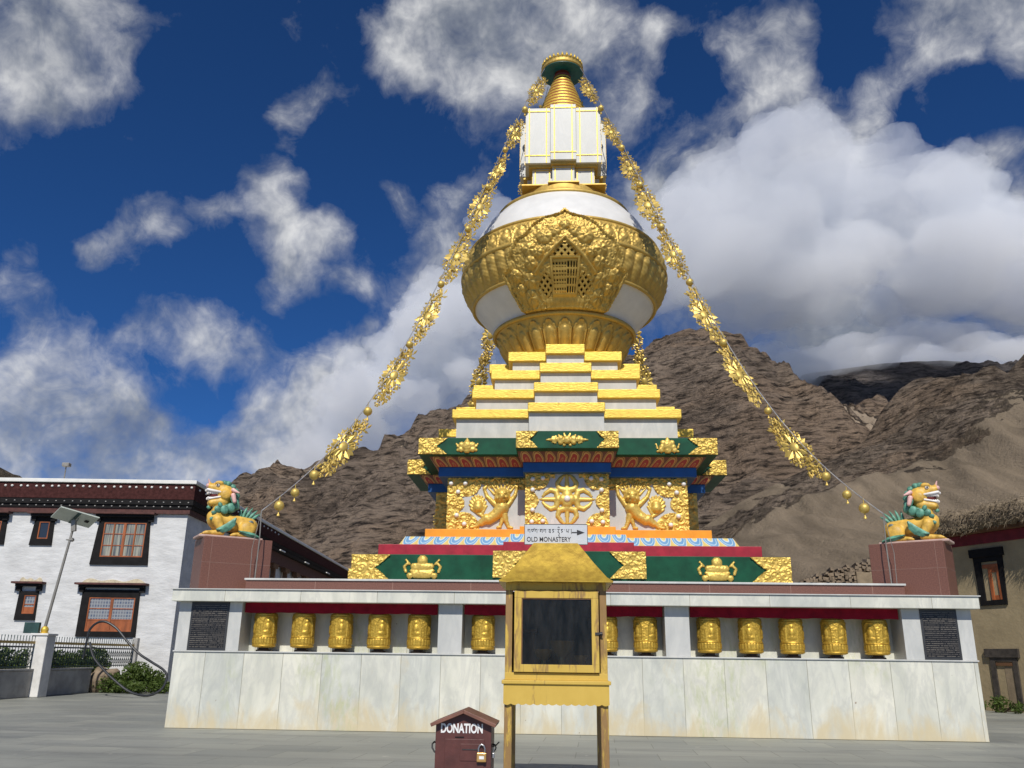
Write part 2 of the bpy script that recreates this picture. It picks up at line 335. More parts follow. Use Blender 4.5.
# ------------------------------------------------------------------ mesh helpers
class MB:
    def __init__(s):
        s.v = []; s.f = []; s.m = []; s.uv = []
    def add(s, vs, fs, mi=0, uvs=None):
        o = len(s.v)
        s.v.extend([tuple(map(float, p)) for p in vs])
        for i, f in enumerate(fs):
            s.f.append([o + k for k in f]); s.m.append(mi)
            s.uv.append(uvs[i] if uvs else None)
        return s
    def box(s, x0, x1, y0, y1, z0, z1, mi=0):
        vs = [(x, y, z) for z in (z0, z1) for y in (y0, y1) for x in (x0, x1)]
        return s.add(vs, [(0, 2, 3, 1), (4, 5, 7, 6), (0, 1, 5, 4), (2, 6, 7, 3), (0, 4, 6, 2), (1, 3, 7, 5)], mi)
    def obox(s, c, u, v, w, mi=0):
        c, u, v, w = map(Vector, (c, u, v, w))
        vs = [c + u * a + v * b + w * d for d in (-1, 1) for b in (-1, 1) for a in (-1, 1)]
        return s.add(vs, [(0, 2, 3, 1), (4, 5, 7, 6), (0, 1, 5, 4), (2, 6, 7, 3), (0, 4, 6, 2), (1, 3, 7, 5)], mi)
    def prism(s, poly, z0, z1, mi=0):
        n = len(poly)
        vs = [(x, y, z0) for x, y in poly] + [(x, y, z1) for x, y in poly]
        fs = [(i, (i + 1) % n, n + (i + 1) % n, n + i) for i in range(n)]
        fs += [tuple(range(n - 1, -1, -1)), tuple(range(n, 2 * n))]
        return s.add(vs, fs, mi)
    def plate(s, poly, y0, y1, mi=0):
        """polygon in x,z extruded along y (y0 nearer the viewer)"""
        n = len(poly)
        vs = [(x, y0, z) for x, z in poly] + [(x, y1, z) for x, z in poly]
        fs = [(i, n + i, n + (i + 1) % n, (i + 1) % n) for i in range(n)]
        fs += [tuple(range(n)), tuple(range(2 * n - 1, n - 1, -1))]
        return s.add(vs, fs, mi)
    def tube(s, pts, r, n=8, mi=0, cap=True):
        pts = [Vector(p) for p in pts]
        rs = r if isinstance(r, (list, tuple)) else [r] * len(pts)
        t0 = (pts[1] - pts[0]).normalized()
        ref = Vector((0, 0, 1)) if abs(t0.z) < .9 else Vector((1, 0, 0))
        nx = t0.cross(ref).normalized()
        vs = []
        for i, p in enumerate(pts):
            t = (pts[min(i + 1, len(pts) - 1)] - pts[max(i - 1, 0)])
            t = t.normalized() if t.length > 1e-9 else t0
            nx = (nx - t * nx.dot(t)).normalized(); ny = t.cross(nx)
            vs += [p + (nx * math.cos(a) + ny * math.sin(a)) * rs[i] for a in [2 * PI * k / n for k in range(n)]]
        fs = []
        for i in range(len(pts) - 1):
            for k in range(n):
                a = i * n + k; b = i * n + (k + 1) % n
                fs.append((a, b, b + n, a + n))
        if cap:
            fs.append(tuple(range(n - 1, -1, -1))); o = (len(pts) - 1) * n
            fs.append(tuple(range(o, o + n)))
        return s.add(vs, fs, mi)
    def capsule(s, a, b, r0, r1, n=12, mi=0):
        a, b = Vector(a), Vector(b); d = b - a
        if d.length < 1e-6: return s.ball(a, (r0, r0, r0), n, n // 2, mi)
        d.normalize(); pts = []; rs = []
        for k in range(1, 5):
            q = PI / 2 * k / 5; pts.append(a - d * r0 * math.cos(q)); rs.append(r0 * math.sin(q))
        pts.append(a); rs.append(r0); pts.append(b); rs.append(r1)
        for k in range(4, 0, -1):
            q = PI / 2 * k / 5; pts.append(b + d * r1 * math.cos(q)); rs.append(r1 * math.sin(q))
        return s.tube(pts, rs, n, mi)
    def ball(s, c, r, n=14, m=8, mi=0, rot=None):
        if not isinstance(r, (tuple, list)): r = (r, r, r)
        c = Vector(c); vs = []
        for j in range(1, m):
            t = PI * j / m
            for k in range(n):
                p = 2 * PI * k / n
                q = Vector((r[0] * math.sin(t) * math.cos(p), r[1] * math.sin(t) * math.sin(p), r[2] * math.cos(t)))
                if rot: q = rot @ q
                vs.append(c + q)
        up = Vector((0, 0, r[2])); up = rot @ up if rot else up
        vs += [c + up, c - up]; T = len(vs) - 2; B = T + 1; fs = []
        for j in range(m - 2):
            for k in range(n):
                a = j * n + k; b = j * n + (k + 1) % n
                fs.append((a, a + n, b + n, b))
        for k in range(n):
            fs.append((T, k, (k + 1) % n)); o = (m - 2) * n
            fs.append((B, o + (k + 1) % n, o + k))
        return s.add(vs, fs, mi)
    def lathe(s, prof, n=64, c=(0, 0, 0), mi=0, a0=0, a1=2 * PI, rfn=None):
        full = abs(a1 - a0 - 2 * PI) < 1e-6
        cols = n if full else n + 1
        vs = []
        for i, (r, z) in enumerate(prof):
            for k in range(cols):
                a = a0 + (a1 - a0) * k / n
                rr = r + (rfn(a, z) if rfn else 0)
                vs.append((c[0] + rr * math.sin(a), c[1] - rr * math.cos(a), c[2] + z))
        fs = []
        for i in range(len(prof) - 1):
            for k in range(n):
                k2 = (k + 1) % cols
                fs.append((i * cols + k, i * cols + k2, (i + 1) * cols + k2, (i + 1) * cols + k))
        return s.add(vs, fs, mi)
    def cruci(s, sd, p, c, z0, z1, sd1=None, c1=None, period=None, mi=0):
        """square plan with a projection on every side; optional flare; UV runs round it"""
        def poly(S, P, C):
            q = [(-S, -S), (-C, -S), (-C, -S - P), (C, -S - P), (C, -S)]
            out = []
            for k in range(4):
                a = PI / 2 * k
                out += [(x * round(math.cos(a)) - y * round(math.sin(a)), x * round(math.sin(a)) + y * round(math.cos(a))) for x, y in q]
            return out
        A = poly(sd, p, c); B = poly(sd1 or sd, p, c1 or c); n = len(A)
        vs = [(x, y, z0) for x, y in A] + [(x, y, z1) for x, y in B]
        fs = []; uvs = []; d = 0
        for i in range(n):
            j = (i + 1) % n
            L = math.hypot(A[j][0] - A[i][0], A[j][1] - A[i][1])
            if period:
                k = max(1, round(L / period)); u0, u1 = 0.0, float(k)
            else: u0, u1 = d, d + L
            fs.append((i, j, n + j, n + i)); uvs.append([(u0, 0), (u1, 0), (u1, 1), (u0, 1)]); d += L
        fs.append(tuple(range(n - 1, -1, -1))); uvs.append([(0, 0)] * n)
        fs.append(tuple(range(n, 2 * n))); uvs.append([(0, 0)] * n)
        return s.add(vs, fs, mi, uvs)
    def mesh(s, name, mats, smooth=False, angle=40):
        me = bpy.data.meshes.new(name)
        me.from_pydata(s.v, [], s.f)
        for m in (mats if isinstance(mats, (list, tuple)) else [mats]):
            me.materials.append(M[m] if isinstance(m, str) else m)
        me.polygons.foreach_set('material_index', s.m)
        if any(u is not None for u in s.uv):
            ul = me.uv_layers.new(name='UVMap')
            for p, u in zip(me.polygons, s.uv):
                if u:
                    for li, q in zip(p.loop_indices, u): ul.data[li].uv = q
        if smooth:
            me.polygons.foreach_set('use_smooth', [True] * len(me.polygons))
            if angle < 180: me.set_sharp_from_angle(angle=R(angle))
        me.update()
        return me
    def build(s, name, mats, parent=None, smooth=False, bevel=0.0, angle=40, loc=None):
        o = bpy.data.objects.new(name, s.mesh(name, mats, smooth, angle))
        COL.objects.link(o)
        if parent: o.parent = parent
        if loc: o.location = loc
        if bevel:
            b = o.modifiers.new('edge', 'BEVEL'); b.width = bevel; b.segments = 2; b.limit_method = 'ANGLE'
            b.angle_limit = R(50)
        return o

def tag(o, label, cat, group=None):
    o['label'] = label; o['category'] = cat
    if group: o['group'] = group
    return o

def thing(name, label, cat, loc=(0, 0, 0), rz=0.0, group=None):
    o = bpy.data.objects.new(name, None); COL.objects.link(o)
    o.location = loc; o.rotation_euler = (0, 0, rz); o.empty_display_size = .2
    return tag(o, label, cat, group)

def dup(o, parent=None):
    c = o.copy(); COL.objects.link(c)
    if parent: c.parent = parent
    for ch in list(o.children): dup(ch, c)
    return c

def shared(name, me, parent, loc=(0, 0, 0), rot=None, scale=None):
    o = bpy.data.objects.new(name, me); COL.objects.link(o); o.parent = parent; o.location = loc
    if rot is not None: o.rotation_euler = rot
    if scale is not None: o.scale = scale
    return o

def remeshed(mb, name, mat, parent, voxel=.02, it=6, factor=.5):
    """fuse overlapping blobs into one continuous skin"""
    me = mb.mesh(name + '_blobs', mat)
    t = bpy.data.objects.new(name + '_blobs', me); COL.objects.link(t)
    r = t.modifiers.new('r', 'REMESH'); r.mode = 'VOXEL'; r.voxel_size = voxel
    sm = t.modifiers.new('s', 'SMOOTH'); sm.iterations = it; sm.factor = factor
    bpy.context.view_layer.update()
    dg = bpy.context.evaluated_depsgraph_get()
    m2 = bpy.data.meshes.new_from_object(t.evaluated_get(dg))
    m2.name = name
    m2.materials.clear(); m2.materials.append(M[mat])
    m2.polygons.foreach_set('use_smooth', [True] * len(m2.polygons))
    bpy.data.objects.remove(t)
    o = bpy.data.objects.new(name, m2); COL.objects.link(o); o.parent = parent
    return o

def text_mesh(name, body, size, depth, mat, parent, loc, rot=(PI / 2, 0, 0), sx=1.0, offset=0.0):
    cu = bpy.data.curves.new(name, 'FONT'); cu.body = body; cu.size = size; cu.extrude = depth; cu.align_x = 'CENTER'; cu.align_y = 'CENTER'; cu.offset = offset
    t = bpy.data.objects.new(name + '_src', cu); COL.objects.link(t)
    bpy.context.view_layer.update()
    me = bpy.data.meshes.new_from_object(t.evaluated_get(bpy.context.evaluated_depsgraph_get()))
    bpy.data.objects.remove(t)
    me.materials.clear(); me.materials.append(M[mat])
    o = bpy.data.objects.new(name, me); COL.objects.link(o)
    o.parent = parent; o.location = loc; o.rotation_euler = rot; o.scale = (sx, 1, 1)
    return o

# relief: a height field over a grid, cut to a mask, with its own thickness
def relief(mb, u0, u1, v0, v1, du, H, mask, place, base=-.02, mi=0):
    nu = max(2, int((u1 - u0) / du) + 1); nv = max(2, int((v1 - v0) / du) + 1)
    U, V = np.meshgrid(np.linspace(u0, u1, nu), np.linspace(v0, v1, nv))
    h = H(U, V)
    cu = (U[:-1, :-1] + U[1:, 1:]) / 2; cv = (V[:-1, :-1] + V[1:, 1:]) / 2
    mk = mask(cu, cv)
    idx = {}
    vs = []; fs = []
    def vid(i, j, low):
        k = (i, j, low)
        if k not in idx:
            idx[k] = len(vs); vs.append(place(U[i, j], V[i, j], base if low else max(h[i, j], 0.0)))
        return idx[k]
    ni, nj = mk.shape
    for i, j in zip(*np.nonzero(mk)):
        fs.append((vid(i, j, 0), vid(i, j + 1, 0), vid(i + 1, j + 1, 0), vid(i + 1, j, 0)))
        for di, dj, a, b in ((-1, 0, (i, j), (i, j + 1)), (1, 0, (i + 1, j + 1), (i + 1, j)), (0, -1, (i + 1, j), (i, j)), (0, 1, (i, j + 1), (i + 1, j + 1))):
            ii, jj = i + di, j + dj
            if ii < 0 or jj < 0 or ii >= ni or jj >= nj or not mk[ii, jj]:
                fs.append((vid(*a, 1), vid(*b, 1), vid(*b, 0), vid(*a, 0)))
    mb.add(vs, fs, mi)
    return mb

def scroll(seed, u0, u1, v0, v1, rad, amp, fill=1.5):
    """curling foliage: evenly spread spiral bosses with small leaves between them"""
    g = np.random.default_rng(seed)
    P = []
    for k in range(int((u1 - u0) * (v1 - v0) / (rad * rad) * 14) + 20):
        a, b = g.uniform(u0, u1), g.uniform(v0, v1)
        r = rad * (1.15 if k % 3 else .72) * g.uniform(.85, 1.2)
        if all((a - x) ** 2 + (b - y) ** 2 > (.80 * (r + q)) ** 2 for x, y, q in P[-1500:]): P.append((a, b, r))
    ph = g.uniform(0, 6.28, len(P)); sg = g.choice([-1, 1], len(P)); tp = g.uniform(0, 1, len(P))
    def H(U, V):
        h = .06 * amp * (1 + np.sin(U * 3.1 / rad) * np.sin(V * 2.7 / rad))
        for (a, b, r), p, s, t in zip(P, ph, sg, tp):
            R_ = r * 1.22
            if U.size > 4:
                sel = (np.abs(U - a) < R_) & (np.abs(V - b) < R_)
                if not sel.any(): continue
            else: sel = np.ones(U.shape, bool)
            du_, dv_ = U[sel] - a, V[sel] - b
            d = np.sqrt(du_ ** 2 + dv_ ** 2) / R_; an = np.arctan2(dv_, du_)
            if t < .62: sp = .5 + .5 * np.cos(an * s + d * 9.5 + p)
            else: sp = np.where(d < .3, 1.0, .45 + .55 * np.cos(an * 6 + p))
            h[sel] = np.maximum(h[sel], np.where(d < 1, amp * np.sqrt(np.maximum(1 - d * d, 0)) * (.25 + .75 * sp), 0))
        return h
    return H

def caps(lst, k=.8):
    """union of flat capsules (x0,z0,r0,x1,z1,r1) as a rounded relief"""
    def H(U, V):
        h = np.zeros(U.shape)
        for x0, z0, r0, x1, z1, r1 in lst:
            dx, dz = x1 - x0, z1 - z0; L = dx * dx + dz * dz + 1e-9
            t = np.clip(((U - x0) * dx + (V - z0) * dz) / L, 0, 1)
            d = np.hypot(U - x0 - t * dx, V - z0 - t * dz); r = r0 + (r1 - r0) * t
            h = np.maximum(h, k * np.sqrt(np.maximum(r * r - d * d, 0)))
        return h
    return H

# ------------------------------------------------------------------ prayer wheel wall
D0, W0 = 17.55, 7.87            # front face of the wall, half its length
SY, SX = 25.42, .095            # axis of the stupa
CAPZ = 2.65
NICHES = [(-6.57, -2.56), (-2.08, 1.94), (2.42, 6.54)]

def build_wall():
    t = thing('prayer_wheel_wall', 'long white marble wall with open niches and red cloth under the stupa', 'wall', (0, D0, 0))
    d = .016
    MB().box(-W0, W0, 0, 2 * W0, 0, 1.425).build('marble_base', 'marble', t, bevel=.008)
    MB().box(-W0 - .02, W0 + .02, -.025, 2 * W0, 1.425, 1.452).build('ledge', 'marble_plain', t, bevel=.006)
    MB().box(-W0 + .05, W0 - .05, .62, 2 * W0, 1.452, 2.40).build('niche_back', 'marble', t)
    edges = [-W0] + [x for n in NICHES for x in n] + [W0]
    for k in range(0, len(edges), 2):
        MB().box(edges[k], edges[k + 1], .004, .62, 1.452, 2.40).build('pier', 'marble_plain', t, bevel=.006)
    for x0, x1 in NICHES:
        m = MB(); n = int((x1 - x0) / .05); g = []
        for i in range(n + 1):
            x = x0 + .03 + (x1 - x0 - .06) * i / n
            y = .085 + .007 * math.sin(x * 9.1) + .005 * math.sin(x * 23)
            zb = 2.20 + .006 * math.sin(x * 5.3) + .004 * math.sin(x * 17)
            g += [(x, y, 2.40), (x, y, zb), (x, y + .015, zb), (x, y + .015, 2.40)]
        fs = []
        for i in range(n):
            a = 4 * i
            for k in range(4): fs.append((a + k, a + (k + 1) % 4, a + 4 + (k + 1) % 4, a + 4 + k))
        m.add(g, fs); m.build('valance', 'cloth_red', t, smooth=True)
    for s, lab in ((-1, None), (1, None)):
        x0, x1 = (-7.615, -6.83) if s < 0 else (6.885, 7.59)
        f = MB().box(x0, x1, -.012, .003, 1.456, 2.396).build('inscription_plaque', 'dark_steel', t, bevel=.004)
        p = MB().box(-(x1 - x0) / 2 + .045, (x1 - x0) / 2 - .045, -.004, .006, -.42, .42).build('inscription_panel', 'inscription', f, loc=((x0 + x1) / 2, -.0135, 1.926))
    MB().box(-W0 - .1, W0 + .1, -.2, 2 * W0 + .1, 2.40, CAPZ - .022).build('coping', 'marble_cap', t, bevel=.01)
    MB().box(-W0 - .13, W0 + .13, -.23, 2 * W0 + .13, CAPZ - .022, CAPZ).build('coping_edge', 'marble_plain', t, bevel=.005)
    par = MB().box(-6.66, 6.78, .3, .5, CAPZ, 2.865)
    par.build('parapet', 'granite', t)
    for k in range(8):
        x = -5.2 + 1.62 * k
        MB().box(x, x + .012, .297, .302, CAPZ, 2.865).build('parapet_seam', 'granite_seam', t)
    MB().box(-6.69, 6.81, .27, .53, 2.865, 2.905).build('parapet_coping', 'marble_plain', t, bevel=.006)
    return t

build_wall()

def wheel_relief(seed):
    g = np.random.default_rng(seed); ph = g.uniform(0, 6.28)
    sc = scroll(seed, -.1, 1.6, 0, .75, .045, .018, 1.6)
    def f(a, z):
        h = 0.0
        q = ((a + ph) / (2 * PI) * 4) % 1 - .5            # four figure panels round the drum
        u = q * .36
        if z > .20:
            arch = math.hypot(u / .135, max(0, z - .42) / .20)
            if arch < 1:
                h -= .004
                if arch > .82: h += .016
                body = max(0, 1 - math.hypot(u / .055, (z - .37) / .085)); head = max(0, 1 - math.hypot(u / .03, (z - .49) / .035)); knee = max(0, 1 - math.hypot(u / .1, (z - .275) / .04))
                h += .024 * math.sqrt(body) + .02 * math.sqrt(head) + .02 * math.sqrt(knee)
            else: h += float(sc(np.array([[abs(q) * 1.4]]), np.array([[z]]))[0, 0])
        else:
            h += .016 * abs(math.sin(a * 11)) * (1 if .05 < z < .16 else .2)
        return h
    return f

def make_wheel():
    t = thing('prayer_wheel', 'x', 'prayer wheel', (0, 0, 0))
    prof = [(.0, .075), (.19, .075), (.205, .085), (.226, .09), (.23, .1)]
    prof += [(.226, .1 + .012 * k) for k in range(1, 50)]
    prof += [(.224, .70), (.23, .715), (.222, .735), (.18, .76), (.06, .775), (0, .775)]
    rf = wheel_relief(3)
    MB().lathe(prof, 96, rfn=lambda a, z: rf(a, z - .1) if .11 < z < .69 else 0).build('drum', 'gold_wheel', t, smooth=True, angle=60)
    for z in (.112, .28, .68):
        b = MB(); pr = [(.232 + .008 * math.cos(q), z + .008 * math.sin(q)) for q in [2 * PI * k / 8 for k in range(9)]]
        b.lathe(pr, 48).build('hoop', 'gold_wheel', t, smooth=True)
    MB().lathe([(0, 0), (.15, 0), (.15, .03), (.10, .04), (.10, .078), (0, .078)], 24).build('foot', 'wheel_base', t)
    MB().lathe([(.014, .77), (.014, .935), (0, .935)], 8).build('axle', 'steel', t)
    return t

def place_wheels():
    first = make_wheel(); n = 0
    ordn = ['first', 'second', 'third', 'fourth', 'fifth']
    sets = [([-6.158, -5.371, -4.588, -3.80, -2.985], 'golden prayer wheel in the left niche, %s one from the left black plaque'),
            ([2.843, 3.662, 4.468, 5.299, 6.115], None), ([-1.681, -.862, -.047, .795, 1.583], None)]
    mid = ['golden prayer wheel in the middle niche standing clear just left of the glass cabinet', 'golden prayer wheel in the middle niche mostly behind the cabinet left corner post', 'golden prayer wheel in the middle niche straight behind the cabinet window',
           'golden prayer wheel in the middle niche peeking past the right edge of the cabinet', 'golden prayer wheel in the middle niche standing clear just right of the glass cabinet']
    for si, (xs, fmt) in enumerate(sets):
        for k, x in enumerate(xs):
            o = first if n == 0 else dup(first)
            o.location = (x, D0 + .32, 1.452); o.rotation_euler = (0, 0, RNG.uniform(0, 2 * PI) if k % 2 else RNG.uniform(-.5, .5))
            if si == 0: lab = fmt % ordn[k]
            elif si == 1: lab = 'golden prayer wheel in the right niche, %s one from the right black plaque' % ordn[4 - k]
            else: lab = mid[k]
            tag(o, lab, 'prayer wheel', 'prayer wheels in the niches of the marble wall'); n += 1

place_wheels()

# ------------------------------------------------------------------ stupa
DOME = [(2.12, 11.08), (2.33, 11.36), (2.62, 11.7), (2.87, 12.0), (3.07, 12.35), (3.19, 12.65), (3.24, 12.95), (3.21, 13.3), (3.13, 13.6), (3.06, 13.78), (2.88, 14.2), (2.62, 14.65), (2.38, 14.95), (2.17, 15.17)]
DR = [p[0] for p in DOME]; DZ = [p[1] for p in DOME]
def dome_r(z): return np.interp(z, DZ, DR)

def ring_prof(r, z, a, n=10):
    return [(r + a * math.cos(q), z + a * math.sin(q)) for q in [-PI / 2 + 2 * PI * k / n for k in range(n + 1)]]

def emblem(kind, cx, z0, w, h):
    A = []
    def c(x0, y0, r0, x1=None, y1=None, r1=None, both=True):
        x1 = x0 if x1 is None else x1; y1 = y0 if y1 is None else y1; r1 = r0 if r1 is None else r1
        for s in ((1, -1) if both else (1,)):
            A.append((cx + s * x0 * w, z0 + y0 * h, r0 * h, cx + s * x1 * w, z0 + y1 * h, r1 * h))
    if kind == 'bowl':
        c(0, .76, .22); c(0, .5, .2, .24, .52, .13); c(0, .22, .2, .2, .2, .16); c(.34, .14, .13); c(.45, .3, .06, .5, .5, .06); c(.5, .5, .06, .42, .62, .05)
        c(.36, .62, .05, .46, .78, .04); c(.16, .36, .08, .3, .34, .06)
    elif kind == 'flame':
        c(0, .48, .36); c(0, .80, .17, 0, 1.02, .04); c(.22, .55, .22); c(.24, .26, .20); c(0, .2, .24); c(.38, .45, .10, .46, .66, .05); c(.38, .2, .10)
    elif kind == 'tall':
        c(0, .5, .34); c(0, .82, .16, 0, 1.05, .04); c(.18, .68, .18); c(.22, .4, .2); c(.28, .2, .18); c(0, .18, .24); c(.42, .34, .07, .48, .60, .05); c(.42, .12, .08)
    else:
        c(0, .5, .28); c(.17, .6, .22); c(.17, .36, .2); c(.3, .52, .19, .56, .5, .03); c(.3, .74, .07, .4, .68, .05); c(.3, .28, .07, .4, .34, .05); c(.06, .8, .1, .08, .98, .04); c(.22, .82, .08); c(.08, .14, .1); c(.3, .28, .07)
    return caps(A)

def lions_relief(side):
    px = lambda zx, zy: ((zx / 6.4 + 410 - 567.7) * .02643, 5.937 - (zy / 6.4 + 430 - 478) * .02637)
    L = [(600, 425, 50, 592, 440, 46), (598, 500, 44, 560, 545, 36), (560, 545, 36, 515, 575, 34), (500, 572, 34, 468, 598, 22), (466, 592, 20, 436, 618, 13), (436, 620, 13, 402, 626, 11), (612, 545, 24, 628, 596, 14), (628, 596, 14, 640, 622, 12), (640, 624, 12, 662, 628, 9), (600, 575, 14, 588, 616, 11), (588, 622, 11, 570, 626, 9),
         (552, 478, 18, 500, 428, 13), (500, 428, 13, 482, 382, 10), (482, 376, 13, 496, 362, 9), (638, 478, 18, 680, 418, 13), (680, 418, 13, 690, 374, 10), (692, 366, 12, 676, 356, 8),
         (556, 392, 10, 520, 338, 5), (572, 380, 10, 552, 322, 5), (592, 376, 10, 585, 316, 5), (612, 376, 10, 618, 318, 5), (632, 384, 10, 655, 326, 5), (646, 400, 10, 690, 345, 4), (546, 412, 9, 505, 372, 4),
         (446, 500, 34, 446, 478, 30), (452, 540, 12, 400, 508, 9), (450, 530, 11, 392, 484, 9), (450, 522, 11, 396, 460, 9), (450, 516, 11, 408, 440, 9), (452, 514, 11, 424, 428, 9), (454, 514, 11, 444, 424, 9), (458, 516, 11, 464, 430, 9), (464, 522, 11, 480, 444, 9), (468, 530, 11, 492, 464, 8), (470, 538, 10, 498, 490, 7), (462, 545, 12, 480, 560, 8)]
    out = []
    for a, b, r0, c_, d, r1 in L:
        x0, z0 = px(a, b); x1, z1 = px(c_, d)
        sg = 1 if side < 0 else -1
        out.append((sg * x0, z0, r0 / 6.4 * .0264, sg * x1, z1, r1 / 6.4 * .0264))
    face = []
    for a, b, r in [(578, 412, 11), (618, 410, 11), (596, 440, 22), (566, 446, 12), (630, 442, 12), (588, 462, 14), (608, 462, 14), (560, 400, 9), (640, 398, 9)]:
        x0, z0 = px(a, b); x0 = x0 if side < 0 else -x0
        face.append((x0, z0, r / 6.4 * .0264, x0, z0, r / 6.4 * .0264))
    H1 = caps(out, 1.05); H2 = caps(face, 1.0)
    return lambda U, V: H1(U, V) + np.where(H1(U, V) > 0, H2(U, V), 0)

def build_stupa():
    t = thing('stupa', 'tall white and gold stupa with green stepped base and round dome', 'stupa', (SX, SY, CAPZ))
    dz = (0, 0, -CAPZ)
    def P(mb, name, mat, parent=t, **k):
        return mb.build(name, mat, parent, loc=dz if parent is t else None, **k)
    GZ0, GZ1 = 3.02, 3.694
    P(MB().cruci(5.0, .87, 1.65, CAPZ, GZ0), 'plinth', 'marble_plain')
    g1 = P(MB().cruci(5.13, .88, 1.712, GZ0, GZ1), 'green_base_band', 'green', bevel=.012)
    P(MB().cruci(4.621, .6, 1.533, GZ1, 3.995), 'crimson_band', 'red', bevel=.01)
    P(MB().cruci(4.22, .58, 1.45, 3.995, 4.255, sd1=4.07, c1=1.4, period=.38), 'blue_lotus_band', 'lotus_blue')
    P(MB().cruci(3.641, .56, 1.19, 4.255, 4.512), 'orange_band', 'orange', bevel=.01)
    body = P(MB().cruci(3.16, .59, 1.075, 4.512, 5.93), 'panel_wall', 'marble_plain')
    P(MB().cruci(3.385, .6, 1.126, 5.93, 6.18), 'blue_beam', 'blue', bevel=.01)
    P(MB().cruci(3.43, .62, 1.17, 6.18, 6.41, sd1=3.62, c1=1.26, period=.31), 'red_lotus_cornice', 'lotus_red')
    g2 = P(MB().cruci(3.868, .72, 1.289, 6.41, 6.86), 'green_cornice', 'green', bevel=.012)
    # gold corner ornaments and emblems on both green bands
    def corner(par, x_end, sgn, y, z0, z1, L, seed):
        lo, hi = (x_end, x_end + L) if sgn > 0 else (x_end - L, x_end)
        def mask(U, V):
            w = (V - z0) / (z1 - z0); d = (U - x_end) * sgn
            return (d < L * (.58 + .42 * np.abs(2 * w - 1) ** .8)) & (d > 0)
        mb = MB(); relief(mb, lo, hi, z0 + .01, z1 - .01, .0145, scroll(seed, lo, hi, z0, z1, .085, .045), mask, lambda u, v, h: (u, y - h - .012, v), base=-.03)
        mb.build('corner_ornament', 'gold_relief', par, smooth=True, angle=75)
    def emb(par, kind, cx, y, z0, w, h):
        H = emblem(kind, cx, z0, w, h); mb = MB()
        fl = scroll(int(abs(cx) * 100) + 3, cx - w, cx + w, z0, z0 + h, .07, .02, 1.2)
        relief(mb, cx - w, cx + w, z0, z0 + h * 1.05, .02, lambda U, V: H(U, V) * .8 + np.where(H(U, V) > 0, fl(U, V), 0), lambda U, V: H(U, V) > .004, lambda u, v, h_: (u, y - h_ - .004, v), base=-.03)
        mb.build('emblem', 'gold_relief', par, smooth=True, angle=75)
    for par, sd, p, c, z0, z1, L, Lc, kinds in ((g1, 5.13, .88, 1.712, GZ0 + .06, GZ1, .93, .82, ('bowl', 'bowl', None)), (g2, 3.868, .72, 1.289, 6.41, 6.86, .76, .56, ('flame', 'tall', 'wide'))):
        corner(par, -sd, 1, -sd, z0, z1, L, 21); corner(par, sd, -1, -sd, z0, z1, L, 22)
        corner(par, -c, 1, -sd - p, z0, z1, Lc, 23); corner(par, c, -1, -sd - p, z0, z1, Lc, 24)
        corner(par, -sd - p, 1, -c, z0, z1, p - .02, 25); corner(par, sd + p, -1, -c, z0, z1, p - .02, 26)
        xm = (sd + c) / 2
        hh = (z1 - z0)
        emb(par, kinds[0], -xm - .02, -sd, z0 + .04, (.86 if kinds[0] == 'bowl' else .62), hh * (.92 if kinds[0] == 'bowl' else .86))
        emb(par, kinds[1], xm + .02, -sd, z0 + .04, (.86 if kinds[1] == 'bowl' else .62), hh * (.92 if kinds[1] == 'bowl' else .9))
        if kinds[2]: emb(par, kinds[2], 0, -sd - p, z0 + .03, .95, hh * .82)
        else: emb(par, 'bowl', 0, -sd - p, z0 + .04, .86, hh * .92)
    # reliefs on the panels
    zt, zb = 5.93, 4.512
    for s, lab in ((-1, 'gold rampant lion facing the centre'), (1, 'gold rampant lion facing the centre')):
        H = lions_relief(s); fu = scroll(70 + s, -3.2, 3.2, zb, zt, .13, .012, 1.2)
        lo, hi = (-3.1, -1.15) if s < 0 else (1.15, 3.1)
        mb = MB(); relief(mb, lo, hi, zb + .02, zt - .02, .0165, lambda U, V: H(U, V) + np.where(H(U, V) > 0, fu(U, V) * .7, 0), lambda U, V: H(U, V) > .006, lambda u, v, h: (u, -3.162 - h, v), base=-.02)
        mb.build('lion_relief', 'gold_relief', body, smooth=True, angle=75)
        def mask(U, V, s=s):
            d = 3.16 - s * U
            sc = np.abs(np.sin((V - zb) * 6.4)); st = np.abs(np.sin(U * 5.6))
            m = (d < .30 + .17 * sc)
            m |= (V > zt - .15 - .12 * st) & (d < 1.9)
            m |= np.hypot(d - .42, V - zb - .05) < .46
            m |= np.hypot(d - .50, V - zt + .1) < .40
            m |= np.hypot(d - 1.95, V - zt - .05) < .36
            return m & (d > 0) & (H(U, V) < .006)
        lo, hi = (-3.16, -1.09) if s < 0 else (1.09, 3.16)
        mb = MB(); relief(mb, lo, hi, zb, zt, .017, scroll(31 + s, lo, hi, zb, zt, .11, .06), mask, lambda u, v, h: (u, -3.162 - h, v), base=-.02)
        bo = mb.build('scroll_border', 'gold_relief', body, smooth=True, angle=75)
        for zx, zy in ((315, 400), (310, 550), (360, 605), (268, 345), (360, 345)):
            x = (zx / 6.4 + 410 - 567.7) * .02643; z = zt - (zy / 6.4 + 430 - 478) * .02637
            MB().ball((x if s < 0 else -x, -3.225, z), (.062, .06, .062), 12, 8).build('pearl', 'pearl', bo, smooth=True, angle=180)
        # return faces of the side projections
        lo, hi = (-3.75, -3.18) if s < 0 else (3.18, 3.75)
        mb = MB(); relief(mb, lo, hi, zb, zt, .03, scroll(41 + s, lo, hi, zb, zt, .11, .06), lambda U, V: U < 99, lambda u, v, h: (u, -1.077 - h, v), base=-.02)
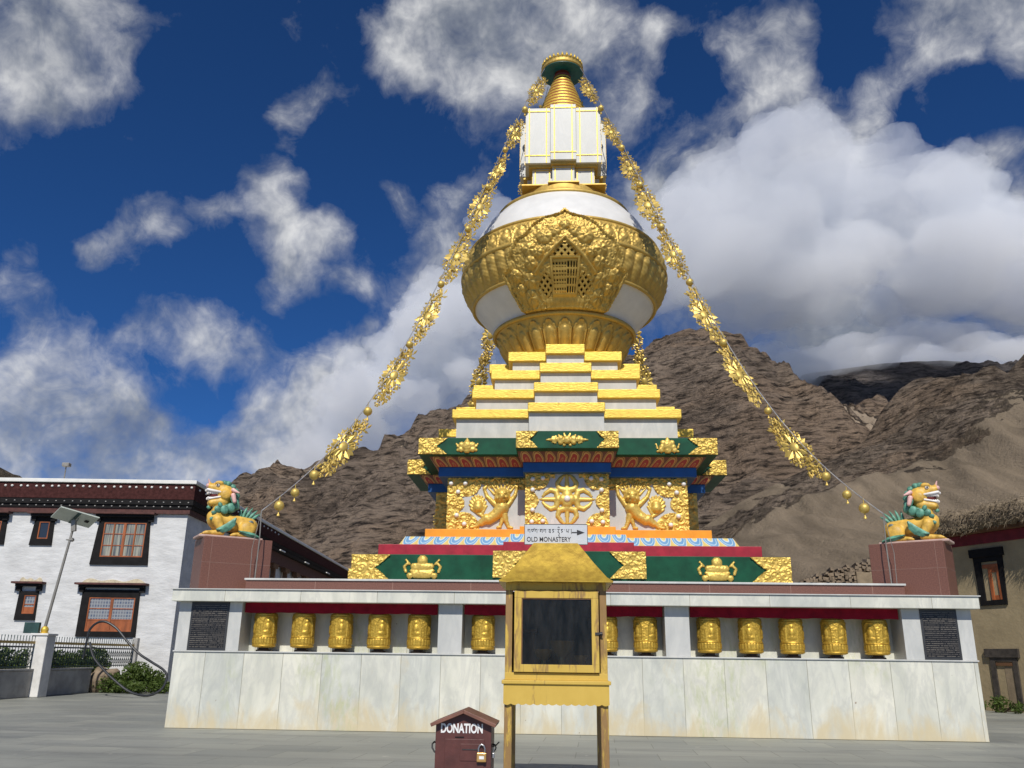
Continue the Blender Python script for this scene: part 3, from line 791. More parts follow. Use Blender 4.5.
        mb.build('scroll_border', 'gold_relief', body, smooth=True, angle=75)
    yc = -3.75
    def cmask(U, V):
        d = 1.075 - np.abs(U); sc = np.abs(np.sin((V - zb) * 6.6)); st = np.abs(np.sin(U * 6.0))
        m = (d < .20 + .15 * sc) | (np.hypot(d - .3, V - zt + .08) < .34) | (np.hypot(d - .25, V - zb - .05) < .36) | ((V > zt - .05 - .07 * st) & (np.abs(U) > .3))
        return m & (d > 0)
    mb = MB(); relief(mb, -1.075, 1.075, zb, zt, .016, scroll(51, -1.08, 1.08, zb, zt, .10, .055), cmask, lambda u, v, h: (u, yc - .002 - h, v), base=-.02)
    cb = mb.build('scroll_border', 'gold_relief', body, smooth=True, angle=75)
    for x, z in ((.88, 5.5), (.88, 4.98), (.88, 5.78), (.62, 5.8), (.62, 4.7), (.9, 4.68)):
        for s in (-1, 1): MB().ball((s * x, yc - .06, z), (.06, .06, .06), 12, 8).build('pearl', 'pearl', cb, smooth=True, angle=180)
    vz = 5.265; A = []
    def v_(x0, y0, r0, x1, y1, r1):
        for k in range(4):
            a = PI / 2 * k; c, s = round(math.cos(a)), round(math.sin(a))
            A.append((x0 * c - y0 * s, vz + x0 * s + y0 * c, r0, x1 * c - y1 * s, vz + x1 * s + y1 * c, r1))
    v_(.0, .0, .16, .0, .1, .14); v_(0, .12, .11, 0, .22, .10); v_(0, .24, .065, 0, .62, .045); v_(0, .62, .045, 0, .69, .02)
    for s in (-1, 1):
        v_(s * .06, .24, .085, s * .2, .28, .07); v_(s * .2, .28, .07, s * .245, .42, .062); v_(s * .245, .42, .062, s * .16, .55, .05); v_(s * .16, .55, .05, s * .08, .62, .032); v_(s * .2, .28, .05, s * .29, .23, .04)
    Hv = caps(A, .8)
    mb = MB(); relief(mb, -.75, .75, zb + .03, zt - .01, .018, Hv, lambda U, V: Hv(U, V) > .005, lambda u, v, h: (u, yc - .002 - h, v), base=-.02)
    va = mb.build('crossed_thunderbolt_relief', 'gold_relief', body, smooth=True, angle=75)
    MB().ball((0, yc - .10, vz), (.085, .08, .085), 16, 10).build('pearl', 'pearl', va, smooth=True, angle=180)
    # stepped terraces
    P(MB().cruci(3.35, .66, 1.1, 6.86, 6.93), 'terrace_floor', 'gold_leaf')
    steps = [(3.0, 3.117, 6.93, 7.605, 7.856, 1.024), (2.516, 2.632, 7.856, 8.317, 8.577, .88), (2.037, 2.144, 8.577, 9.042, 9.315, .732), (1.551, 1.681, 9.315, 9.754, 10.046, .567)]
    for hm, hg, za, zb_, zc, c in steps:
        st = P(MB().cruci(hm, .645, c - .03, za, zb_), 'step', 'marble_plain')
        MB().cruci(hg, .645, c, zb_, zc).build('gold_coping', 'gold_leaf', st, bevel=.02)
    # lotus foot of the dome
    N = 27
    def foot_r(a, z):
        w = (z - 10.12) / .88
        if not 0 < w < 1: return 0
        u = (a / (2 * PI) * N + .5) % 1 - .5; h = 0
        d = math.hypot(u * 2.12, max(0, w - .5) / .44)
        if d < 1: h = .035 + .045 * math.sqrt(1 - d)
        d2 = math.hypot(u * 3.4, max(0, w - .34) / .36)
        if d2 < 1: h += .03 + .05 * math.sqrt(1 - d2)
        if .86 < d < 1: h += .03
        return h
    pr = [(np.interp(z, [10.046, 10.3, 10.7, 10.95, 11.05], [1.52, 1.68, 1.95, 2.11, 2.17]), z) for z in np.linspace(10.046, 11.05, 30)]
    P(MB().lathe(pr, 27 * 14, rfn=foot_r), 'lotus_foot', 'gold_dome', smooth=True, angle=80)
    P(MB().lathe(ring_prof(2.21, 11.08, .07), 120), 'foot_rim', 'gold_dome', smooth=True, angle=180)
    white = [(r, z) for r, z in zip(DR, DZ) if z < 12.01]
    zz = np.linspace(11.06, 12.02, 14); P(MB().lathe([(dome_r(z) - .0, z) for z in zz], 120), 'lower_dome', 'white', smooth=True, angle=180)
    N2 = 54
    def band_r(a, z):
        w = (z - 12.05) / .86
        if not 0 < w < 1: return 0
        u = (a / (2 * PI) * N2) % 1 - .5; k = int(a / (2 * PI) * N2)
        d = math.hypot(u * 2.35, max(0, .42 - w) / .38); h = 0
        if d < 1: h = .01 + .05 * math.sqrt(1 - d)
        d2 = math.hypot(u * 2.6, (w - .78) / .17)
        if d2 < 1: h = max(h, .03 + .055 * math.sqrt(1 - d2))
        d3 = math.hypot(u * 3.2, (w - .42) / .2)
        if d3 < 1: h = max(h, .03 + .05 * math.sqrt(1 - d3))
        h += .012 * math.sin(a * 61 + z * 23) * math.sin(z * 31 + a * 17)
        return h
    P(MB().lathe(ring_prof(2.91, 12.0, .055), 120), 'band_lip', 'gold_dome', smooth=True, angle=180)
    P(MB().lathe([(dome_r(z) + .03, z) for z in np.linspace(12.0, 12.94, 34)], N2 * 12, rfn=band_r), 'petal_band', 'gold_dome', smooth=True, angle=80)
    P(MB().lathe(ring_prof(3.27, 12.97, .07), 120), 'band_ridge', 'gold_dome', smooth=True, angle=180)
    zs = np.linspace(13.0, 13.74, 34); aa = 2 * PI * np.arange(760) / 760
    UU, VV = np.meshgrid(aa, zs); N3 = 38
    q = (UU / (2 * PI) * N3) % 1 - .5; w = (VV - 13.03) / .68
    d = np.hypot(q * 1.9, np.maximum(w - .38, 0) / .55)
    HH = np.where(d < 1, .015 + .03 * (1 - d), 0) + np.where((d > .78) & (d < .98), .04, 0)
    d2 = np.hypot(q * 4.6, (w - .40) / .20); HH = np.where(d2 < 1, np.maximum(HH, .03 + .06 * np.sqrt(np.maximum(1 - d2 * d2, 0))), HH)
    d3 = np.hypot((np.abs(q) - .24) * 6, (w - .22) / .16); HH = np.where(d3 < 1, np.maximum(HH, .02 + .045 * np.sqrt(np.maximum(1 - d3 * d3, 0))), HH)
    d4 = np.hypot((np.abs(q) - .5) * 6, (w - .80) / .16); HH = np.where(d4 < 1, np.maximum(HH, .02 + .05 * np.sqrt(np.maximum(1 - d4 * d4, 0))), HH)
    d5 = np.hypot(q * 8, (w - .68) / .12); HH = np.where(d5 < 1, np.maximum(HH, .03 + .04 * np.sqrt(np.maximum(1 - d5 * d5, 0))), HH)
    HH = HH + .008 * np.sin(UU * 210) * np.sin(VV * 60)
    fr = MB(); vs = []
    for i, z in enumerate(zs):
        for k, a in enumerate(aa):
            r = dome_r(z) + .02 + HH[i, k]; vs.append((r * math.sin(a), -r * math.cos(a), z))
    fr.add(vs, [(i * 760 + k, i * 760 + (k + 1) % 760, (i + 1) * 760 + (k + 1) % 760, (i + 1) * 760 + k) for i in range(len(zs) - 1) for k in range(760)])
    P(fr, 'scroll_frieze', 'gold_dome', smooth=True, angle=80)
    P(MB().lathe(ring_prof(3.08, 13.77, .055), 120), 'upper_ring', 'gold_dome', smooth=True, angle=180)
    P(MB().lathe([(dome_r(z) - .01, z) for z in np.linspace(13.74, 15.17, 18)], 120), 'upper_dome', 'white', smooth=True, angle=180)
    P(MB().lathe(ring_prof(2.15, 15.19, .075), 120), 'crown_rim', 'gold_dome', smooth=True, angle=180)
    P(MB().lathe([(2.12, 15.22), (1.95, 15.34), (1.62, 15.46), (1.55, 15.7), (1.5, 15.86), (0, 15.9)], 132, rfn=lambda a, z: .03 * abs(math.sin(a * 22)) if 15.3 < z < 15.5 else 0), 'dome_shoulder', 'gold_dome', smooth=True, angle=60)
    # medallion shrine on the front of the dome
    MV = [11.15, 11.6, 12.0, 12.1, 12.2, 12.45, 12.72, 12.95, 13.05, 13.2, 13.4, 13.6, 13.68, 13.76, 13.92]
    MU = [1.77, 1.90, 1.97, 1.98, 1.74, 1.72, 1.55, 1.42, 1.2, 1.07, .94, .64, .35, .15, .03]
    def holes(U, V):
        a = np.abs(U)
        sq = (a < .36) & (V > 11.50) & (V < 12.30)
        fl = (np.abs(a - .60) * 1.05 + np.abs(V - 11.70) * .95) < .30
        tp = (V > 12.39) & (V < 12.74) & (a < (12.84 - V) * .85)
        return (sq | (fl & (a > .41)) | tp), sq
    def dplace(off):
        def f(u, v, h):
            r = float(dome_r(v)) + off + h; p = u / 3.25
            return (r * math.sin(p), -r * math.cos(p), v)
        return f
    s1 = scroll(71, -2.0, 2.0, 11.1, 14.0, .10, .055); s2 = scroll(72, -2.0, 2.0, 11.1, 14.0, .055, .014)
    LUMP = [(0, 13.32, .15), (.55, 12.95, .22), (-.55, 12.95, .22), (.28, 13.12, .17), (-.28, 13.12, .17), (.98, 12.6, .20), (-.98, 12.6, .20), (1.0, 12.25, .18), (-1.0, 12.25, .18), (1.12, 11.82, .2), (-1.12, 11.82, .2), (1.2, 11.42, .22), (-1.2, 11.42, .22), (1.55, 12.0, .17), (-1.55, 12.0, .17), (1.5, 11.65, .14), (-1.5, 11.65, .14), (.75, 12.5, .15), (-.75, 12.5, .15)]
    def mh(U, V):
        hw = np.interp(V, MV, MU); e = hw - np.abs(U)
        f2 = s2(U, V)
        h = s1(U, V) + f2
        for cx, cz, r in LUMP:
            du_, dv_ = U - cx, V - cz; d = np.hypot(du_, dv_) / r
            pet = .75 + .25 * np.cos(np.arctan2(dv_, du_) * 5 + cx * 9)
            h = np.where(d < 1, np.maximum(h, .055 + .10 * np.sqrt(np.maximum(1 - d * d, 0)) * pet + f2), h)
        h = np.where(e < .09, .11 + .018 * np.sin((U + V) * 44) * np.sin((U - V) * 44), h)
        a = np.abs(U)
        frame = (np.abs(a - .39) < .035) & (V > 11.46) & (V < 12.36) | (np.abs(V - 12.34) < .035) & (a < .43) | (np.abs(V - 11.46) < .035) & (a < .43)
        gable = np.abs((V - 12.90) + a * 1.02) < .045
        h = np.where(frame, .10, h); h = np.where(gable & (V > 11.95), .12, h)
        h = np.where((V < 11.43) & (a < .72), .04 + .03 * np.abs(np.sin(U * 16)) * (np.abs(np.sin(V * 16))), h)
        return h
    mb = MB(); relief(mb, -2.0, 2.0, 11.15, 13.92, .0235, mh, lambda U, V: (np.abs(U) < np.interp(V, MV, MU)) & ~holes(U, V)[0], dplace(.20), base=-.22)
    med = P(mb, 'medallion', 'gold_dome', smooth=True, angle=75)
    mb = MB(); relief(mb, -.95, .95, 11.38, 12.80, .05, lambda U, V: U * 0, lambda U, V: np.abs(U) < 9, dplace(.10), base=-.02)
    mb.build('dark_backing', 'dark_hole', med)
    def lat(U, V):
        hol, sq = holes(U, V)
        w = .030
        bars = (np.abs(((U + 9.0) / .085) % 1 - .5) < .24) | (np.abs(((V + .02) / .20) % 1 - .5) < .10)
        key = sq & (np.abs(((V) / .10) % 1 - .5) < .2) & (U < .05)
        dia = (np.abs(((U + V) / .19) % 1 - .5) < .20) | (np.abs(((U - V) / .19) % 1 - .5) < .20)
        return hol & ((sq & (bars | key)) | (~sq & dia))
    mb = MB(); relief(mb, -.95, .95, 11.38, 12.80, .0135, lambda U, V: U * 0 + .03, lat, dplace(.20), base=-.04)
    mb.build('lattice_window', 'gold_dome', med)
    # harmika
    P(MB().cruci(1.35, .18, .5, 15.86, 15.9), 'harmika_sole', 'gold_dome')
    h1 = P(MB().cruci(1.008, .19, .36, 15.9, 16.66), 'harmika_neck', 'marble_plain', bevel=.01)
    h2 = P(MB().cruci(1.13, .2, .4, 16.66, 16.74), 'harmika_cornice', 'gold_dome')
    h3 = P(MB().cruci(1.245, .2, .42, 16.74, 18.837), 'harmika_block', 'marble_plain', bevel=.012)
    def trims(par, s, p, c, z0, z1, o, zb_, ztop):
        m = MB(); w = .017; e = .014
        for k in range(4):
            Rm = Matrix.Rotation(PI / 2 * k, 3, 'Z')
            def bx(x0, x1, y, a, b):
                vs = [Rm @ Vector((x, yy, z)) for z in (a, b) for yy in (y - e, y + .004) for x in (x0, x1)]
                m.add(vs, [(0, 2, 3, 1), (4, 5, 7, 6), (0, 1, 5, 4), (2, 6, 7, 3), (0, 4, 6, 2), (1, 3, 7, 5)])
            for x0, x1, y in ((-s, -c, -s), (c, s, -s), (-c, c, -s - p)):
                for x in (x0 + o, x1 - o): bx(x - w, x + w, y, z0 + .004, z1 - .004)
                for z in (zb_, ztop): bx(x0 + .004, x1 - .004, y - .003, z - w, z + w)
        m.build('gold_trim', 'gold_leaf', par)
    trims(h3, 1.245, .2, .42, 16.74, 18.837, .13, 17.02, 18.70)
    trims(h1, 1.008, .19, .36, 15.9, 16.66, .09, 16.0, 16.60)
    # spire of rings and parasol
    sp = P(MB().lathe([(1.0, 18.83), (.93, 19.1), (.27, 20.95), (.2, 21.0), (.2, 21.15)], 48), 'spire_core', 'ring_red', smooth=True)
    nr = 13
    for k in range(nr):
        q = k / (nr - 1); z = 18.93 + 1.93 * q; r = 1.0 - .70 * q
        MB().lathe([(r - .06, z - .075), (r - .005, z - .07), (r + .018, z - .02), (r + .005, z + .035), (r - .06, z + .05)], 60).build('ring', 'gold_leaf', sp, smooth=True, angle=50)
    P(MB().lathe([(.29, 20.93), (.31, 20.97), (.26, 21.0), (.26, 21.13)], 32), 'spire_neck', 'neck_red', smooth=True)
    pa = P(MB().lathe([(.1, 21.15), (.3, 21.12), (.69, 21.08), (.73, 21.10), (.72, 21.18), (.4, 21.26), (0, 21.28)], 64), 'parasol', 'teal', smooth=True, angle=50)
    MB().lathe([(.73, 21.12), (.76, 21.16), (.73, 21.20), (.70, 21.33), (.74, 21.36), (.71, 21.40), (.62, 21.40), (.62, 21.12)], 96, rfn=lambda a, z: .02 * abs(math.sin(a * 16)) if 21.22 < z < 21.34 else 0).build('parasol_band', 'gold_dome', pa, smooth=True, angle=60)
    cr = MB()
    for k in range(28):
        a = 2 * PI * k / 28; x, y = .69 * math.sin(a), -.69 * math.cos(a)
        cr.ball((x, y, 21.43), (.05, .05, .06), 8, 6); cr.ball((x, y, 21.50), (.02, .02, .04), 6, 4)
    cr.build('jewel_crest', 'gold_leaf', pa, smooth=True, angle=180)
    MB().lathe([(.55, 21.2), (.45, 21.4), (.2, 21.6), (.18, 21.7), (.1, 21.8), (.05, 21.95), (0, 22.0)], 32).build('finial', 'gold_dome', pa, smooth=True)

build_stupa()

# ------------------------------------------------------------------ garlands of gold flowers
def cluster_mesh():
    mb = MB(); g = random.Random(4)
    def petal(c, d, L, w, lift=.03):
        c = Vector(c); d = Vector(d).normalized(); s = d.cross(Vector((0, 1, 0))).normalized(); f = Vector((0, -1, 0))
        a = c; b = c + d * L * .55 + s * w + f * lift; e = c + d * L + f * lift * .3; b2 = c + d * L * .55 - s * w + f * lift; m_ = c + d * L * .5 + f * (lift + .02); k = c + d * L * .5 - f * .012
        mb.add([a, b, e, b2, m_, k], [(0, 4, 1), (1, 4, 2), (2, 4, 3), (3, 4, 0), (0, 1, 5), (1, 2, 5), (2, 3, 5), (3, 0, 5)])
    def flower(c, r, n, w):
        for k in range(n):
            a = 2 * PI * k / n + g.uniform(-.1, .1); petal((c[0] + math.cos(a) * r * .3, c[1], c[2] + math.sin(a) * r * .3), (math.cos(a), g.uniform(-.35, .35), math.sin(a)), r * .75, w)
        mb.ball((c[0], c[1] - .04, c[2]), (r * .36, r * .26, r * .36), 10, 6)
    flower((0, 0, 0), .34, 12, .075)
    ring = [(.19 * math.cos(a), -.075, .19 * math.sin(a)) for a in [2 * PI * k / 18 for k in range(19)]]
    mb.tube(ring, .03, 6)
    mb.ball((0, -.09, 0), (.11, .09, .11), 12, 8)
    for s in (-1, 1):
        for (x, z, r) in ((.0, .42, .19), (.14, .34, .13), (-.15, .36, .13), (.07, .62, .13), (-.08, .6, .12), (0, .76, .09), (.22, .18, .11), (-.22, .2, .11)):
            flower((x + g.uniform(-.02, .02), g.uniform(-.07, .05), s * z), r, 6, .034)
        for k in range(22):
            a = g.uniform(.2, 2.94); petal((g.uniform(-.17, .17), g.uniform(-.06, .06), s * g.uniform(.2, .68)), (math.cos(a), g.uniform(-.3, .3), s * math.sin(a)), g.uniform(.10, .19), .034)
    return mb.mesh('flower_cluster', 'gold_thin', True, 35)

def bell_mesh():
    mb = MB()
    mb.ball((0, 0, 0), (.1, .1, .1), 14, 10)
    mb.lathe([(.012, -.09), (.012, -.15), (.03, -.17), (.035, -.2), (0, -.205)], 8)
    mb.tube([(0, 0, .08), (0, 0, .2)], .01, 6)
    return mb.mesh('bell', 'gold_thin', True, 60)

CLUSTER, BELL = cluster_mesh(), bell_mesh()

def garland(sx, front, label):
    if front: A = Vector((SX + sx * .62, SY - .55, 20.95)); B = Vector((sx * 6.55 + .03, 17.95, 4.33)); ts = [.050, .165, .25, .325, .42, .53, .64, .79]; bs = [.108, .207, .288, .372, .475, .585, .715, .865, .915, .955]
    else: A = Vector((SX + sx * .5, SY + .5, 21.0)); B = Vector((sx * 5.7, SY + 8.0, 4.33)); ts = [.06, .16, .25, .33, .41, .49, .57, .66, .76, .87]; bs = [.11, .205, .29, .37, .45, .53, .615, .71, .815, .92, .95]
    sag = 2.05
    def P(t): return A.lerp(B, t) - Vector((0, 0, 1.85 * math.sin(PI * max(t, 0) ** 1.5)))
    t = thing('garland', label, 'garland', A, 0, 'gold flower garlands hung from the spire')
    MB().tube([P(k / 48) - A for k in range(49)], .012, 6).build('wire', 'steel', t)
    g = random.Random(int(sx * 3 + front * 7 + 20))
    for i, q in enumerate(ts):
        t_ = q; p = P(q); tan = (P(q + .01) - P(q - .01)).normalized()
        side = Vector((tan.x, tan.y, 0)).normalized()
        zax = -tan; yax = (zax.cross(Vector((0, 0, 1)))).normalized()
        face = Vector((0, -1 if front else -1, 0)); xax = face.cross(zax).normalized(); yv = zax.cross(xax).normalized()
        Rm = Matrix((xax, yv, zax)).transposed()
        tw = Matrix.Rotation(g.uniform(-.5, .5), 3, 'Z')
        off = Vector((0, 0, -.22)) - side * .06
        sc = g.uniform(.88, 1.0)
        shared('flower_cluster', CLUSTER, t, p - A + off, (Rm @ tw).to_euler(), (sc * g.uniform(.82, .95) * (1.0 if t_ < .3 else 1.12), sc * .8, sc * (1.0 if t_ < .3 else 1.34)))
    for q in bs:
        p = P(q) - A - Vector((0, 0, .2)); shared('bell', BELL, t, p, None, (g.uniform(.9, 1.15),) * 3)
    if front:
        b = B - A
        MB().tube([(b.x, b.y, b.z - 1.66), (b.x - sx * .02, b.y, b.z - .6), b], .013, 6).tube([(b.x, b.y, b.z), (b.x + sx * .12, b.y, b.z - .8), (b.x + sx * .1, b.y, b.z - 1.6)], .007, 5).build('anchor_rod', 'pole', t)

garland(-1, True, 'gold flower garland sloping down to the left lion pedestal')
garland(1, True, 'gold flower garland sloping down to the right lion pedestal')
garland(-1, False, 'gold flower garland hanging behind the dome on its left')
garland(1, False, 'gold flower garland hanging behind the dome on its right')

# ------------------------------------------------------------------ pedestals and snow lions
AL = R(33)
def pedestal(s, label):
    C = Vector((s * 7.56, 17.62)); d1 = Vector((-s * math.cos(AL), math.sin(AL))); d2 = Vector((s * math.sin(AL), math.cos(AL)))
    L1, L2 = 1.43, 1.0
    ctr = C + d1 * L1 / 2 + d2 * L2 / 2
    t = thing('lion_pedestal', label, 'pedestal', (ctr.x, ctr.y, CAPZ), -s * AL, 'granite pedestals under the lions')
    h = 1.10
    MB().box(-L1 / 2, L1 / 2, -L2 / 2, L2 / 2, 0, h).build('granite_block', 'granite', t, bevel=.012)
    for z in (.56,):
        MB().box(-L1 / 2 - .002, L1 / 2 + .002, -L2 / 2 - .002, L2 / 2 + .002, z, z + .008).build('joint', 'granite_seam', t)
    for x in (-.42 * s * -1,):
        MB().box(s * .55, s * .55 + .008, -L2 / 2 - .002, -L2 / 2 + .01, .01, h - .01).build('joint', 'granite_seam', t)
    return ctr - d1 * .13, h + CAPZ
PEDS = {s: pedestal(s, 'brown granite pedestal under the %s lion at the %s end of the marble wall' % (w, w)) for s, w in ((-1, 'left'), (1, 'right'))}

def snow_lion():
    t = thing('snow_lion_statue', 'x', 'lion statue')
    MB().box(-.70, .70, -.34, .34, 0, .055).build('base_slab', 'pink_base', t, bevel=.015)
    o = .05
    b = MB()
    def c(a, d, r0, r1): b.capsule((a[0], a[1], a[2] + o), (d[0], d[1], d[2] + o), r0, r1, 16)
    def e(p, r): b.ball((p[0], p[1], p[2] + o), r, 18, 12)
    c((-.36, 0, .30), (.26, 0, .36), .195, .205); e((-.42, 0, .27), (.22, .24, .22)); e((.33, 0, .41), (.185, .215, .22)); e((.41, 0, .46), (.11, .14, .12))
    c((.28, 0, .52), (.20, 0, .84), .17, .165); e((.17, 0, .99), (.225, .215, .215))
    c((.24, 0, 1.08), (.46, 0, 1.10), .165, .115); e((.545, 0, 1.13), (.06, .085, .06)); c((.53, 0, 1.17), (.56, 0, 1.26), .04, .018)
    for s in (-1, 1):
        e((.35, s * .11, 1.21), (.10, .055, .055)); e((.20, s * .19, .95), (.12, .06, .12)); c((.20, s * .08, .80), (.47, s * .06, .76), .115, .07)
        c((.32, s * .17, .36), (.22, s * .24, .14), .12, .075); c((.20, s * .24, .08), (.47, s * .24, .055), .07, .055); e((.51, s * .24, .05), (.09, .08, .055))
        for k in (-1, 0, 1): e((.585, s * .24 + k * .047, .04), (.042, .024, .035))
        e((-.36, s * .2, .2), (.2, .12, .19)); c((-.40, s * .27, .06), (-.12, s * .27, .05), .07, .055); e((-.08, s * .27, .045), (.08, .075, .05))
        for k in (-1, 0, 1): e((-.01, s * .27 + k * .04, .035), (.04, .022, .032))
    c((.47, 0, .76), (.49, 0, .66), .065, .03)
    body = remeshed(b, 'body', 'lion_yellow', t, .016, 5)
    m = MB()
    for s in (-1, 1):
        for x, y, z, rx, rz in ((.05, .20, .66, .11, .13), (.19, .22, .60, .11, .12), (.33, .18, .60, .09, .10), (-.07, .14, .74, .09, .14), (.29, .2, .70, .06, .08), (.02, .21, .84, .07, .12)):
            m.ball((x, s * y * .93, z + o), (rx * .86, .05, rz * .86), 14, 9, rot=Matrix.Rotation(.4, 3, 'Y'))
    m.ball((.10, 0, .66 + o), (.2, .2, .12), 16, 9)
    for x, z, r in ((.24, 1.245, .075), (.15, 1.23, .085), (.05, 1.17, .09), (-.02, 1.08, .09), (-.06, .97, .09), (-.06, .86, .09), (-.06, .75, .1)):
        m.ball((x, 0, z + o), (r * .85, r * 1.35, r * .7), 14, 9)
        for s in (-1, 1): m.ball((x - .01, s * .1, z - .02 + o), (r * .8, r * .6, r * .75), 12, 8)
    m.ball((.5, 0, .655 + o), (.05, .04, .045), 10, 7)
    m.build('mane', 'lion_green', t, smooth=True, angle=180)
    for s in (-1, 1):
        MB().capsule((.05, s * .22, 1.06 + o), (-.07, s * .28, 1.0 + o), .05, .018, 10).capsule((.04, s * .23, .94 + o), (.0, s * .25, .80 + o), .055, .045, 10).build('ear', 'lion_pink', t, smooth=True, angle=180)
        ey = MB().ball((.38, s * .135, 1.15 + o), (.042, .03, .035), 12, 8).build('eye', 'lion_white', t, smooth=True, angle=180)
        MB().ball((.395, s * .16, 1.155 + o), (.019, .012, .019), 8, 6).build('pupil', 'black', ey, smooth=True, angle=180)
        # leg flames: curved leaf plates
        for nm, pts in (('shoulder_flame', [(-.06, .42, .02), (.0, .30, .075), (.10, .20, .09), (.22, .14, .075), (.34, .13, .015)]), ('haunch_flame', [(-.62, .01, .02), (-.5, .05, .05), (-.36, .075, .055), (-.24, .10, .04), (-.14, .13, .01)])):
            f = MB(); n = len(pts); vs = []
            yb = s * (.315 if nm[0] == 's' else .345)
            for i, (x, z, w) in enumerate(pts):
                a = Vector(pts[min(i + 1, n - 1)][:2]) - Vector(pts[max(i - 1, 0)][:2]); nn = Vector((-a.y, a.x)).normalized() * w
                vs += [(x + nn.x, yb, z + nn.y + o), (x, yb + s * .035, z + o), (x - nn.x, yb, z - nn.y + o), (x, yb - s * .05, z + o)]
            fs = [(4 * i + k, 4 * i + (k + 1) % 4, 4 * i + 4 + (k + 1) % 4, 4 * i + 4 + k) for i in range(n - 1) for k in range(4)] + [(3, 2, 1, 0), (4 * n - 4, 4 * n - 3, 4 * n - 2, 4 * n - 1)]
            f.add(vs, fs); f.build(nm, 'lion_green', t, smooth=True, angle=60)
        for x, y, z, mt in ((.41, .185, .52, 'lion_green'), (.43, .18, .38, 'lion_green'), (-.42, .235, .36, 'lion_grey'), (-.40, .262, .24, 'lion_green')):
            MB().ball((x, s * y, z + o), (.06, .03, .045), 12, 8).build('spot', mt, t, smooth=True, angle=180)
    MB().ball((.35, 0, .935 + o), (.18, .10, .085), 14, 9).build('mouth', 'lion_dark', t, smooth=True, angle=180)
    te = MB()
    for s in (-1, 1):
        for k in range(6):
            x = .36 + .038 * k; te.ball((x, s * (.105 - .007 * k), .985 + o), (.022, .014, .038), 8, 6); te.ball((x, s * (.095 - .007 * k), .855 + o), (.022, .014, .034), 8, 6)
        te.capsule((.28, s * .14, .90 + o), (.52, s * .085, .84 + o), .026, .024, 8)
        te.capsule((.30, s * .15, 1.0 + o), (.58, s * .075, 1.04 + o), .026, .035, 8)
    te.build('teeth', 'lion_white', t, smooth=True, angle=180)
    MB().ball((.575, 0, 1.14 + o), (.045, .07, .055), 12, 8).capsule((.54, 0, 1.19 + o), (.575, 0, 1.29 + o), .032, .012, 8).build('nose', 'lion_pink', t, smooth=True, angle=180)
    for k, (a, L) in enumerate(((2.35, .30), (2.12, .33), (1.9, .35), (1.68, .34), (1.45, .30))):
        bx, bz = -.42 + .05 * k, .40 + o; f = MB()
        p = [Vector((bx, 0, bz)) + Vector((math.cos(a), 0, math.sin(a))) * L * q + Vector((-.05 * q * q, 0, 0)) for q in (0, .25, .5, .75, 1)]
        f.tube(p, [.022, .036, .038, .028, .006], 8); f.build('tail_plume', 'lion_green', t, smooth=True, angle=180)
    return t

def lions():
    t = snow_lion(); c, z = PEDS[1]
    t.location = (c.x, c.y, z); t.rotation_euler = (0, 0, -AL); t.scale = (.96, .96, .96)
    tag(t, 'yellow and green snow lion facing right on the right pedestal', 'lion statue', 'painted snow lions on granite pedestals')
    u = dup(t); c, z = PEDS[-1]
    u.location = (c.x, c.y, z); u.rotation_euler = (0, 0, AL); u.scale = (-.96, .96, .96)
    tag(u, 'yellow and green snow lion facing left on the left pedestal', 'lion statue', 'painted snow lions on granite pedestals')
lions()

